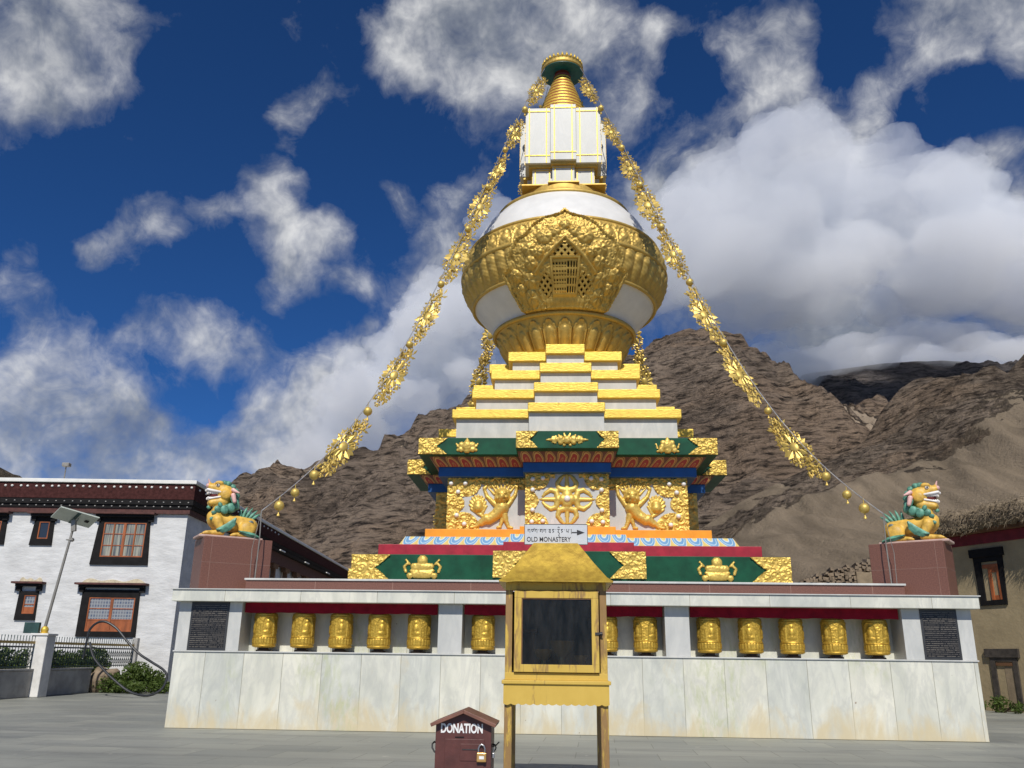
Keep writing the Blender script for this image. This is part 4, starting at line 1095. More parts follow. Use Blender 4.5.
# ------------------------------------------------------------------ glazed lamp cabinet
def cabinet():
    X, Y = -.226, 9.6
    t = thing('lamp_cabinet', 'worn yellow wooden cabinet with a dark glass door and pyramid roof', 'cabinet', (X, Y, 0))
    hw, dp = .55, .95
    for sx in (-1, 1):
        for y in (0, dp - .08):
            MB().box(sx * hw - (.082 if sx > 0 else 0), sx * hw + (.082 if sx < 0 else 0), y, y + .08, 0, 1.19).build('leg', 'worn_heavy', t, bevel=.006)
            MB().box(sx * hw - (.075 if sx > 0 else 0), sx * hw + (.075 if sx < 0 else 0), y, y + .075, 1.19, 2.15).build('corner_post', 'worn_heavy', t, bevel=.006)
    # scalloped apron
    pts = [(-hw - .01, 1.13), (-hw - .01, .935)]
    n = 14; w = (2 * hw + .02) / n
    for i in range(n):
        for k in range(1, 7):
            q = k / 6; pts.append((-hw - .01 + w * (i + q), 0.935 - .014 * math.sin(PI * q)))
    pts.append((hw + .01, 1.13))
    MB().plate(pts, -.03, -.006).build('apron', 'paint_yellow', t)
    MB().box(-hw - .01, -hw + .012, .0, dp, .935, 1.13).box(hw - .012, hw + .01, 0, dp, .935, 1.13).box(-hw, hw, dp - .012, dp + .01, .935, 1.13).build('side_apron', 'paint_yellow', t)
    MB().box(-hw - .03, hw + .03, -.05, dp + .03, 1.13, 1.17).build('shelf_lip', 'paint_yellow', t, bevel=.008)
    MB().box(-hw + .0, hw - .0, -.003, dp, 1.17, 1.245).build('bottom_rail', 'paint_yellow', t, bevel=.004)
    MB().box(-hw, hw, -.003, .06, 2.105, 2.2).build('top_rail', 'worn', t, bevel=.004)
    for sx in (-1, 1):
        MB().box(sx * (hw - .012) - .01, sx * (hw - .012) + .01, .07, dp - .07, 1.2, 2.15).build('side_panel', 'worn', t)
        MB().box(sx * (hw - .034) - .008, sx * (hw - .034) + .008, .07, dp - .05, 1.2, 2.15).build('shaded_lining', 'dark_brown', t)  # lining coloured dark so the cabinet looks shaded inside
    MB().box(-hw + .03, hw - .03, dp - .03, dp, 1.2, 2.15).build('back_panel', 'dark_brown', t)
    MB().box(-hw + .03, hw - .03, .07, dp - .03, 1.246, 1.262).build('floor_board', 'dark_brown', t)
    # door
    x0, x1, z0, z1, b = -.452, .462, 1.252, 2.098, .078
    d = MB().box(x0, x1, -.034, .004, z0, z0 + b).box(x0, x1, -.034, .004, z1 - b, z1).box(x0, x0 + b, -.0335, .0045, z0 + b, z1 - b).box(x1 - b, x1, -.0335, .0045, z0 + b, z1 - b).build('door_frame', 'worn', t, bevel=.004)
    MB().box(x0 + b - .008, x1 - b + .008, -.018, -.013, z0 + b - .008, z1 - b + .008).build('glass_pane', 'glass', d)
    bd = .012
    MB().box(x0 + b, x1 - b, -.027, -.0195, z1 - b - bd, z1 - b).box(x0 + b, x0 + b + bd, -.027, -.0195, z0 + b, z1 - b - bd).build('bead', 'wood_brown', d)
    MB().box(.42, .47, -.046, -.034, 1.64, 1.665).box(.475, .50, -.03, -.003, 1.635, 1.67).tube([(.47, -.045, 1.655), (.49, -.05, 1.652), (.50, -.04, 1.64)], .007, 6).build('hasp', 'dark_steel', d)
    # roof
    m = MB()
    rings = [(.622, -.125, dp + .125, 2.185), (.622, -.125, dp + .125, 2.20), (.56, -.06, dp + .06, 2.245), (.42, .08, dp - .1, 2.42), (.262, .24, dp - .28, 2.640), (.25, .25, dp - .29, 2.652)]
    vs = []; N = 14
    for (hx, ya, yb, z) in rings:
        per = [(-hx + 2 * hx * k / N, ya) for k in range(N)] + [(hx, ya + (yb - ya) * k / N) for k in range(N)] + [(hx - 2 * hx * k / N, yb) for k in range(N)] + [(-hx, yb - (yb - ya) * k / N) for k in range(N)]
        for i, (x, y) in enumerate(per):
            j = .008 * math.sin(i * 2.3 + x * 9) if z < 2.21 else 0
            vs.append((x, y, z + j))
    n = 4 * N
    fs = [(r * n + i, r * n + (i + 1) % n, (r + 1) * n + (i + 1) % n, (r + 1) * n + i) for r in range(len(rings) - 1) for i in range(n)] + [tuple(range((len(rings) - 1) * n, len(rings) * n)), tuple(range(n - 1, -1, -1))]
    m.add(vs, fs); m.build('roof', 'roof_gold', t, smooth=True, angle=25)
    return t
cabinet()

def lamps_inside():
    X, Y = -.226, 9.6
    st = thing('wooden_stand', 'brown wooden stand behind the cabinet glass', 'stand', (X - .30, Y + .30, 1.262))
    MB().box(-.06, .06, -.05, .05, 0, .40).build('post', 'wood_brown', st, bevel=.01)
    MB().box(-.09, .09, -.08, .08, .40, .44).build('top', 'wood_brown', st, bevel=.01)
    MB().box(-.10, .10, -.09, .09, 0, .04).build('foot', 'wood_brown', st, bevel=.01)
    for i, (x, y, s, lab) in enumerate(((-.14, .20, 1.5, 'brass butter lamp at the left behind the cabinet glass'), (.06, .30, 2.1, 'tallest brass butter lamp in the middle behind the cabinet glass'), (.27, .16, 1.1, 'small brass butter lamp at the right behind the cabinet glass'))):
        t = thing('butter_lamp', lab, 'lamp', (X + x, Y + y, 1.262), 0, 'butter lamps inside the cabinet')
        MB().lathe([(0, 0), (.06 * s, 0), (.055 * s, .012 * s), (.018 * s, .03 * s), (.018 * s, .07 * s), (.05 * s, .10 * s), (.07 * s, .15 * s), (.065 * s, .152 * s), (.045 * s, .11 * s), (0, .10 * s)], 24).build('cup', 'brass', t, smooth=True)
        MB().tube([(0, 0, .11 * s), (.004, 0, .17 * s)], .004, 5).build('wick', 'black', t)
    m = MB(); n = 26; vs = []
    for j in range(10):
        for i in range(n):
            q = i / (n - 1); v = j / 9
            x = -.40 + .86 * q; fold = .02 * math.sin(q * 31 + j * .5)
            top = .34 + .08 * math.sin(q * 2.6) - .16 * max(0, q - .6)
            vs.append((x, .66 + fold - .28 * v * v, top * (1 - v) + .03 * math.sin(q * 17) * v * (1 - v)))
    o = len(vs); vs += [(x, y + .01, z - .004) for x, y, z in vs]
    fs = [(j * n + i, j * n + i + 1, (j + 1) * n + i + 1, (j + 1) * n + i) for j in range(9) for i in range(n - 1)]
    fs += [tuple(o + k for k in reversed(f)) for f in fs]
    m.add(vs, fs); tag(m.build('draped_cloth', 'dark_brown', None, smooth=True, loc=(X, Y, 1.268)), 'dark cloth heaped behind the cabinet glass', 'cloth')
lamps_inside()

def direction_sign():
    X, Y = -.222, 10.02
    t = thing('direction_sign', 'grey rectangular sign with an arrow standing on the cabinet roof', 'sign', (X, Y, 2.653), R(-1))
    hw, z0, z1 = .37, .002, .242
    p = MB().box(-hw, hw, 0, .012, z0, z1).build('sign_plate', 'sign', t, bevel=.002)
    e = .006
    MB().box(-hw, hw, -.002, .0, z1 - e, z1).box(-hw, hw, -.002, 0, z0, z0 + e).box(-hw, -hw + e, -.002, 0, z0 + e, z1 - e).box(hw - e, hw, -.002, 0, z0 + e, z1 - e).build('border', 'dark_steel', p)
    text_mesh('lettering', 'OLD MONASTERY', .076, .001, 'letter_dark', p, (-.085, -.0025, .062), sx=.83, offset=.0005)
    MB().plate([(.185, .138), (.185, .150), (.245, .150), (.245, .176), (.335, .144), (.245, .112), (.245, .138)], -.003, -.0005).build('arrow', 'letter_dark', p)
    # a line of Tibetan script drawn with strokes
    m = MB(); w = .0058
    def st(*pts):
        pts = [(-.345 + (q[0] + .345) * 1.22, .180 + (q[1] - .180) * 1.3) for q in pts]
        for (a, b), (c, d) in zip(pts[:-1], pts[1:]):
            L = math.hypot(c - a, d - b) or 1; nx, nz = -(d - b) / L * w / 2, (c - a) / L * w / 2
            m.add([(a + nx, -.003, b + nz), (c + nx, -.003, d + nz), (c - nx, -.003, d - nz), (a - nx, -.003, b - nz)], [(0, 1, 2, 3)])
    x = -.335; base = .180; h = .030
    def ga(): st((x, base), (x + .026, base)); st((x + .004, base), (x + .004, base - .018), (x + .010, base - .010)); st((x + .023, base), (x + .023, base - h))
    def tsa(): st((x, base), (x + .028, base)); st((x + .006, base), (x + .006, base - .013), (x + .015, base - .02), (x + .022, base - .012), (x + .022, base)); st((x + .026, base), (x + .032, base + .012))
    def la(): st((x, base), (x + .028, base)); st((x + .004, base), (x + .003, base - .018), (x + .010, base - .02), (x + .013, base)); st((x + .024, base), (x + .024, base - h))
    def kha(): st((x, base), (x + .022, base)); st((x + .003, base), (x + .010, base - .012), (x + .003, base - .022), (x + .019, base - h)); st((x + .019, base), (x + .019, base - h))
    def nga(): st((x, base), (x + .022, base)); st((x + .012, base), (x + .004, base - .010), (x + .018, base - .019), (x + .004, base - .028))
    def ra(): st((x, base), (x + .024, base)); st((x + .012, base), (x + .012, base - .016), (x + .004, base - .022), (x + .022, base - .034), (x + .012, base - .056), (x + .024, base - .062)); st((x + .004, base + .014), (x + .012, base + .024), (x + .022, base + .014))
    def pa(): st((x, base), (x + .007, base)); st((x + .018, base), (x + .025, base)); st((x + .005, base), (x + .005, base - .02), (x + .021, base - .02)); st((x + .021, base), (x + .021, base - h))
    def tick(): st((x, base), (x + .004, base - .004))
    for syl in ((ga, tsa, ga), (la, ga), (kha, nga), (ra, nga), (pa,)):
        for f in syl: f(); x += .034
        tick(); x += .016
    st((x, base + .004), (x, base - .04))
    m.build('tibetan_lettering', 'letter_dark', p)
direction_sign()

# ------------------------------------------------------------------ donation box
def donation_box():
    X, Y = -.893, 6.5
    t = thing('donation_box', 'dark brown wooden donation box with white lettering, gabled lid and padlock', 'donation box', (X, Y, 0))
    hw, dp, zr, ze = .199, .33, 1.02, .945
    m = MB()
    prof = [(-hw, .35), (hw, .35), (hw, ze), (0, zr - .008), (-hw, ze)]
    m.plate(prof, 0, dp).build('box_body', 'box_brown', t, bevel=.004)
    for sx in (-1, 1):
        for y in (.01, dp - .05):
            MB().box(sx * (hw - .03) - .02, sx * (hw - .03) + .02, y, y + .04, 0, .35).build('leg', 'box_brown', t)
    # lid: two sloping boards
    ov, th = .028, .024
    for sx in (-1, 1):
        a = Vector((0, zr - .006)); b = Vector((sx * (hw + ov), ze - .022)); n = Vector((-(b - a).y, (b - a).x)).normalized() * th * (1 if sx < 0 else 1)
        if n.y < 0: n = -n
        MB().plate([tuple(a), tuple(b), tuple(b + n), (0, a.y + th * 1.06)] if sx > 0 else [tuple(b), tuple(a), (0, a.y + th * 1.06), tuple(b + n)], -.05, dp + .03).build('lid_board', 'box_roof', t, bevel=.003)
    text_mesh('lettering', 'DONATION', .084, .0008, 'letter_white', t, (-.012, -.0022, .910), sx=.66, offset=.003)
    MB().box(-.06, .005, -.003, .0005, .851, .858).build('coin_slot', 'black', t)
    d = MB().box(-.13, .15, -.006, .0005, .60, .842)
    d.build('door_board', 'box_brown', t, bevel=.002)
    MB().box(-.02, .135, -.010, -.0062, .70, .812).build('door_panel', 'box_brown', t, bevel=.002)
    MB().box(-.005, .105, -.013, -.0095, .772, .778).build('hasp', 'dark_steel', t)
    k = MB().box(.10, .168, -.034, -.012, .696, .758).build('padlock', 'lock_brass', t, bevel=.006)
    MB().tube([(.112, -.022, .757), (.112, -.022, .785), (.120, -.022, .803), (.134, -.022, .811), (.148, -.022, .803), (.156, -.022, .785), (.156, -.022, .757)], .006, 8).build('shackle', 'steel', k, smooth=True)
    MB().box(.118, .152, -.0355, -.0338, .716, .736).build('lock_plate', 'letter_white', k)
    MB().tube([(-hw + .002, .12, .80), (-hw - .02, .10, .812), (-hw - .032, .08, .80), (-hw - .03, .07, .775), (-hw - .012, .06, .75), (-hw + .002, .06, .745)], .006, 8).build('handle', 'dark_steel', t, smooth=True)
    MB().tube([(hw - .002, .12, .80), (hw + .02, .10, .80), (hw + .03, .08, .78), (hw + .02, .07, .76), (hw - .002, .06, .755)], .006, 8).tube([(hw, .08, .79), (hw + .03, .04, .80), (hw + .055, .02, .825)], .005, 6).build('latch', 'dark_steel', t, smooth=True)
    q = MB().box(hw + .004, hw + .022, .05, .085, .715, .75).build('small_padlock', 'steel', t, bevel=.004)
    MB().tube([(hw + .013, .055, .75), (hw + .013, .055, .775), (hw + .013, .068, .785), (hw + .013, .08, .775), (hw + .013, .08, .75)], .004, 6).build('shackle', 'steel', q, smooth=True)
donation_box()

# ------------------------------------------------------------------ left: whitewashed monastery house
def fbar(m, x0, z0, x1, z1, w, y0, y1):
    dx, dz = x1 - x0, z1 - z0; L = math.hypot(dx, dz); nx, nz = -dz / L * w / 2, dx / L * w / 2
    m.plate([(x0 + nx, z0 + nz), (x0 - nx, z0 - nz), (x1 - nx, z1 - nz), (x1 + nx, z1 + nz)], y0, y1)

def monastery_house():
    t = thing('monastery_house', 'two storey whitewashed house with maroon parapet and black framed windows', 'house', (-15.61, 35, 0), R(3.5))
    XL, DP = -24, 38
    wall = MB()
    ny, nz_ = 60, 18
    wall.box(XL, 0, .02, DP, 0, 6.95)
    w = wall.build('wall', 'whitewash', t)
    MB().box(XL, .12, -.12, DP, 6.93, 7.14).build('lower_cornice', 'brown_beam', t, bevel=.01)
    MB().box(XL, .18, -.16, DP, 7.14, 7.30).build('lower_beam_row', 'black', t)
    MB().box(XL, .24, -.22, DP, 7.30, 7.52).build('upper_beam_row', 'black', t)
    pa = MB().box(XL, .26, -.24, DP, 7.52, 8.14).build('parapet', 'cornice', t, bevel=.01)
    MB().box(XL, .23, -.21, DP, 8.14, 8.20).build('shadow_board', 'black', t)
    MB().box(XL, .32, -.32, DP, 8.18, 8.335).build('parapet_coping', 'white_trim', t, bevel=.02)
    em = MB(); em.ball((0, 0, 0), (.055, .06, .05), 10, 6); em = em.mesh('beam_end', 'white_trim', True, 180)
    em2 = MB(); em2.ball((0, 0, 0), (.055, .06, .05), 10, 6); em2 = em2.mesh('beam_end', 'concrete', True, 180)
    g = random.Random(2)
    for k in range(28):
        x = .12 - .325 * k - (.05 if k % 2 else 0)
        shared('beam_end', em, t, (x, -.245, 8.02 + g.uniform(-.01, .01)))
    for k in range(26):
        x = .05 - .345 * k
        shared('beam_end', em2, t, (x, -.225, 7.40), None, (.6, .7, .55))
    for k in range(26):
        x = .0 - .35 * k
        shared('beam_end', em2, t, (x, -.165, 7.22), None, (.65, .7, .6))
    for k in range(18):
        shared('beam_end', em, t, (.265, .3 + .8 * k, 8.02))
    def window(u0t, u1t, u0b, u1b, z0, z1, wu0, wu1, wz0, wz1, nx, nz, pane, canopy=None, stain=False):
        fr = MB()
        # black trapezoid surround as four boards round the opening
        A = [(-u0b, z0), (-u1b, z0), (-u1t, z1), (-u0t, z1)]; B = [(-wu0, wz0), (-wu1, wz0), (-wu1, wz1), (-wu0, wz1)]
        for k in range(4):
            j = (k + 1) % 4; fr.plate([A[k], A[j], B[j], B[k]], -.05, .015)
        f = fr.build('window', 'black', t)
        a, b = -wu0, -wu1
        wd = MB(); q = .05
        wd.box(a, b, -.035, .02, wz0, wz0 + q).box(a, b, -.035, .02, wz1 - q, wz1).box(a, a + q, -.034, .02, wz0 + q, wz1 - q).box(b - q, b, -.034, .02, wz0 + q, wz1 - q)
        for k in range(1, nx):
            x = a + (b - a) * k / nx; ww = .055 if k * 2 == nx else .03
            wd.box(x - ww, x + ww, -.038, .02, wz0 + q, wz1 - q)
        for k in range(1, nz):
            z = wz0 + (wz1 - wz0) * k / nz; wd.box(a + q, b - q, -.022, .0, z - .018, z + .018)
        wd.build('window_frame', 'wood_orange', f, bevel=.004)
        MB().box(a + .01, b - .01, .0, .018, wz0 + .01, wz1 - .01).build('pane', pane, f)
        if canopy:
            c0, c1, cz = canopy
            MB().box(-c0, -c1, -.34, .015, cz - .02, cz + .06).build('window_canopy', 'brown_beam', f, bevel=.01)
            MB().box(-c0 + .14, -c1 - .14, -.24, .012, cz - .12, cz - .02).build('canopy_beam', 'black', f)
            for x in (-c0 + .22, -c1 - .22): MB().box(x - .10, x + .10, -.12, .01, cz - .30, cz - .12).build('canopy_bracket', 'black', f)
            if stain:
                ns = MB(); n = 30; L = (-c1 + c0) - .3
                top = [(-c0 + .15 + L * i / n, cz + .20 + .045 * math.sin(i * .55) + .035 * math.sin(i * .23 + 1) - .14 * abs(2 * i / n - 1) ** 6) for i in range(n + 1)]
                for i in range(n): ns.plate([(top[i][0], cz + .06), (top[i + 1][0], cz + .06), top[i + 1], top[i]], .0, .03)
                ns.build('ochre_wash', 'stain_yellow', f)
        if pane == 'check':
            lz = wz0 + (wz1 - wz0) * .36; lp = MB().box(a + q, b - q, -.012, .0, wz0 + q, lz)
            lp.build('lower_panel', 'wood_orange', f)
    window(3.60, 1.52, 3.76, 1.37, 4.82, 6.80, 3.40, 1.64, 5.14, 6.56, 4, 3, 'curtain', (3.86, 1.26, 6.90))
    window(6.28, 5.50, 6.38, 5.45, 5.58, 6.80, 6.10, 5.66, 5.84, 6.56, 1, 1, 'pane', (6.55, 5.3, 6.88))
    window(8.3, 7.47, 8.4, 7.42, 5.58, 6.80, 8.12, 7.66, 5.84, 6.56, 1, 1, 'pane', (8.6, 7.3, 6.88))
    window(3.84, 1.52, 3.86, 1.46, 1.97, 3.82, 3.53, 1.66, 2.18, 3.52, 2, 3, 'check', (4.10, 1.20, 4.02), True)
    window(6.40, 5.63, 6.43, 5.59, 2.58, 3.72, 6.17, 5.68, 2.83, 3.57, 1, 2, 'check', (6.66, 5.40, 4.03), True)
    # gallery on the side that runs away from us
    be = MB().box(.05, .40, 6.0, DP, 6.30, 6.93).build('gallery_beam', 'brown_beam', t)
    MB().box(.0, .62, 5.5, DP, 6.93, 7.10).build('gallery_cornice', 'black', t)
    for k in range(11):
        y = 8.0 + 2.8 * k
        c = MB().box(.12, .36, y - .12, y + .12, 0, 6.30).build('gallery_post', 'wood_brown', t)
        MB().box(.10, .38, y - .5, y + .5, 6.06, 6.30).build('post_bracket', 'wood_brown', c)
    lm = MB().box(-.04, .04, -.55, .55, -.03, .03).mesh('tube_light', 'white_trim')
    for y in (13.5, 20, 27): shared('tube_light', lm, t, (.70, y, 7.02))
    # floodlight on the roof
    f = MB().tube([(-5.63, .4, 8.40), (-5.63, .4, 9.0)], .025, 6).build('roof_pole', 'pole', t)
    MB().box(-5.76, -5.46, .25, .5, 8.98, 9.14).build('floodlight', 'pole', f, bevel=.02)
    return t
monastery_house()

# ------------------------------------------------------------------ fence, lamp, hedge
def garden_fence():
    t = thing('garden_wall', 'low concrete wall carrying a dark green metal railing beside the white house', 'wall', (-16.9, 28.4, 0))
    MB().box(-.22, .0, -12, 3.2, 0, .80).build('concrete_wall', 'concrete', t, bevel=.02)
    MB().box(-.25, .03, -12, 3.25, .80, .86).build('wall_coping', 'concrete', t, bevel=.01)
    for y0, y1 in ((.30, 6.4), (-12, -.30)):
        m = MB(); n = int((y1 - y0) / .16)
        for k in range(n + 1):
            y = y0 + (y1 - y0) * k / n; m.box(-.118, -.102, y - .007, y + .007, .86, 1.82)
            m.ball((-.11, y, 1.84), (.016, .016, .04), 6, 4)
        for k in range(n):
            y = y0 + (y1 - y0) * k / n; w = (y1 - y0) / n
            for za, zb in ((.95, 1.2), (1.2, .95), (1.2, 1.45), (1.45, 1.2)):
                m.obox((-.11, y + w / 2, (za + zb) / 2), (.006, 0, 0), (0, w / 2, (zb - za) / 2), (0, -.006, .005))
        r = m.build('railing', 'fence_green', t)
        MB().box(-.14, -.08, y0, y1, 1.50, 1.55).build('rail', 'fence_rail', t)
        MB().box(-.14, -.08, y0, y1, 1.62, 1.70).build('rail', 'fence_ochre', t)
        MB().box(-.14, -.08, y0, y1, .90, .94).build('rail', 'fence_green', t)
    MB().box(-.2, .02, 6.35, 6.60, 0, 1.95).build('end_post', 'concrete', t, bevel=.02)
    return t
garden_fence()

def gate_pillar():
    t = thing('gate_pillar', 'white tapered concrete pillar at the front end of the railing', 'pillar', (-16.88, 28.2, 0))
    MB().prism([(-.26, -.26), (.26, -.26), (.26, .26), (-.26, .26)], 0, 1.88).build('shaft', 'concrete_white', t, bevel=.02)
    MB().box(-.30, .30, -.30, .30, 1.88, 1.95).build('cap', 'concrete_white', t, bevel=.015)
    b = tag(MB().box(-.26, .24, -.06, .06, 0, .34).build('green_box', 'fence_green', None, bevel=.01, loc=(-17.2, 28.0, 1.95)), 'small dark green metal box on the left of the white pillar top', 'box')
gate_pillar()

def street_lamp():
    t = thing('solar_street_lamp', 'leaning solar street lamp on the white pillar before the house', 'street lamp', (-16.9, 28.2, 1.95))
    MB().ball((0, 0, .11), (.12, .12, .13), 16, 10).lathe([(.14, 0), (.14, .03), (.06, .05)], 16).build('gold_ball', 'gold_leaf', t, smooth=True)
    p = MB().tube([(0, 0, .2), (.40, 0, 3.62)], [.05, .038], 12).build('pole', 'pole', t, smooth=True)
    MB().tube([(.36, -.02, 3.05), (.36, .1, 3.05)], .07, 10).box(.22, .46, -.05, .05, 3.02, 3.06).build('clamp', 'pole', t)
    MB().obox((.44, -.10, 3.50), (.075, 0, .012), (0, .055, 0), (-.03, 0, .19)).build('lamp_head', 'pole', t, bevel=.015)
    MB().tube([(.40, 0, 3.6), (.30, .05, 3.78)], .02, 6).tube([(.39, 0, 3.55), (.5, .05, 3.8)], .02, 6).build('panel_bracket', 'pole', t)
    e1 = Vector((.74, -.75, .23)) / 2; e2 = Vector((.97, .75, -.25)) / 2; n = e1.cross(e2).normalized(); c = Vector((.38, 0, 3.80))
    q = MB().obox(c, e1, e2, n * .02).build('solar_panel', 'panel_back', t)
    MB().obox(c + n * .024, e1 * .96, e2 * .96, n * .004).build('cell_face', 'panel_front', q)
    MB().obox(c - n * .03, e1 * .98, e2 * .08, n * .012).build('junction_strip', 'fence_green', q)
    MB().obox(c - n * .035 + e2 * .62, e1 * .14, e2 * .10, n * .015).build('junction_box', 'black', q)
street_lamp()

def pipe_coil():
    pts = [(-15.9, 29, 1.2), (-15.86, 29, 1.75), (-15.82, 29, 2.1), (-15.6, 29, 2.33), (-15.3, 29, 2.36), (-14.9, 29, 2.15), (-14.45, 29, 1.72), (-14.0, 29, 1.35), (-13.6, 29.1, 1.10), (-13.2, 29.2, .85), (-13.06, 29.2, .62), (-13.15, 29.1, .25), (-13.5, 28.9, .06), (-14.0, 28.7, .18), (-14.6, 28.7, .55), (-15.1, 28.8, .90), (-15.5, 28.9, 1.25), (-15.75, 29.0, 1.7)]
    def cat(P, n=6):
        out = []
        for i in range(len(P) - 1):
            p0, p1, p2, p3 = (Vector(P[max(i - 1, 0)]), Vector(P[i]), Vector(P[i + 1]), Vector(P[min(i + 2, len(P) - 1)]))
            for k in range(n):
                s = k / n; out.append(.5 * ((2 * p1) + (p2 - p0) * s + (2 * p0 - 5 * p1 + 4 * p2 - p3) * s * s + (3 * p1 - p0 - 3 * p2 + p3) * s ** 3))
        return out + [Vector(P[-1])]
    tag(MB().tube(cat(pts), .040, 8).build('water_pipe', 'rubber', None, smooth=True), 'thick black plastic pipe looping up in front of the railing', 'pipe')
pipe_coil()

def leaf_cloud(mb, g, cx, cy, cz, rx, ry, rz, n, size, mi=0):
    for _ in range(n):
        while True:
            p = Vector((g.uniform(-1, 1), g.uniform(-1, 1), g.uniform(-1, 1)))
            if p.length < 1: break
        p = p * (.55 + .45 * p.length)
        c = Vector((cx + p.x * rx, cy + p.y * ry, max(.02, cz + p.z * rz))); s = size * g.uniform(.6, 1.4)
        d = Vector((g.uniform(-1, 1), g.uniform(-1, 1), g.uniform(-.5, 1))).normalized(); u = d.orthogonal().normalized(); u = Matrix.Rotation(g.uniform(0, 6.28), 3, d) @ u
        mb.add([c - d * s, c + u * s * .42 + d * s * .1, c + d * s, c - u * s * .42 + d * s * .1], [(0, 1, 2, 3)], mi)

def shrubs():
    g = random.Random(9)
    def shrub(name, label, cat, x, y, blobs, n, size, mat, group=None):
        t = thing(name, label, cat, (x, y, 0), 0, group)
        m = MB(); st = MB()
        for bx, by, bz, rx, ry, rz in blobs:
            leaf_cloud(m, g, bx, by, bz, rx, ry, rz, int(n * rx * rz * 4), size)
            for k in range(3): st.tube([(bx * .5, by * .5, 0), (bx + g.uniform(-.5, .5) * rx, by + g.uniform(-.5, .5) * ry, bz + rz * g.uniform(0, .8))], [.02, .006], 5)
        st.build('stem', 'stem', t); m.build('foliage', mat, t)
    shrub('hedge', 'dark green hedge behind the railing to the left of the white pillar', 'hedge', -17.7, 24.5, [(0, -3 + 1.0 * k, .85 + .1 * math.sin(k * 2), .5, .75, .75) for k in range(7)], 850, .085, 'leaf_dark')
    shrub('hedge', 'dark green hedge behind the railing to the right of the white pillar', 'hedge', -17.7, 30.2, [(0, -1.4 + .9 * k, .8 + .12 * math.sin(k * 1.7), .5, .7, .70) for k in range(6)], 850, .085, 'leaf_dark')
    shrub('bush', 'bright green leafy bush at the end of the low wall under the pipe', 'bush', -15.4, 32.4, [(-.9, -.4, .3, .7, .5, .4), (-.2, 0, .55, .6, .5, .55), (.4, .1, .4, .5, .4, .4), (.9, -.3, .2, .5, .4, .25), (.0, -.7, .2, .7, .4, .22)], 1500, .062, 'leaf')
    shrub('bush', 'low weedy bush below the lower window of the mud house', 'bush', 13.0, 28.3, [(-.3, .2, .2, .35, .25, .22), (.15, -.3, .24, .3, .25, .28), (.4, -.8, .18, .2, .2, .2)], 900, .055, 'leaf')
    # boulder at the end of the wall
    b = MB(); b.ball((0, 0, .35), (.62, .55, .5), 22, 14)
    b.v = [tuple(Vector(p) * (1 + .22 * mnoise.noise(Vector(p) * 2.3))) for p in b.v]
    tag(b.build('boulder', 'rubble', None, smooth=True, angle=35, loc=(-16.75, 32.2, 0)), 'brown boulder between the low wall and the green bush', 'rock')
shrubs()

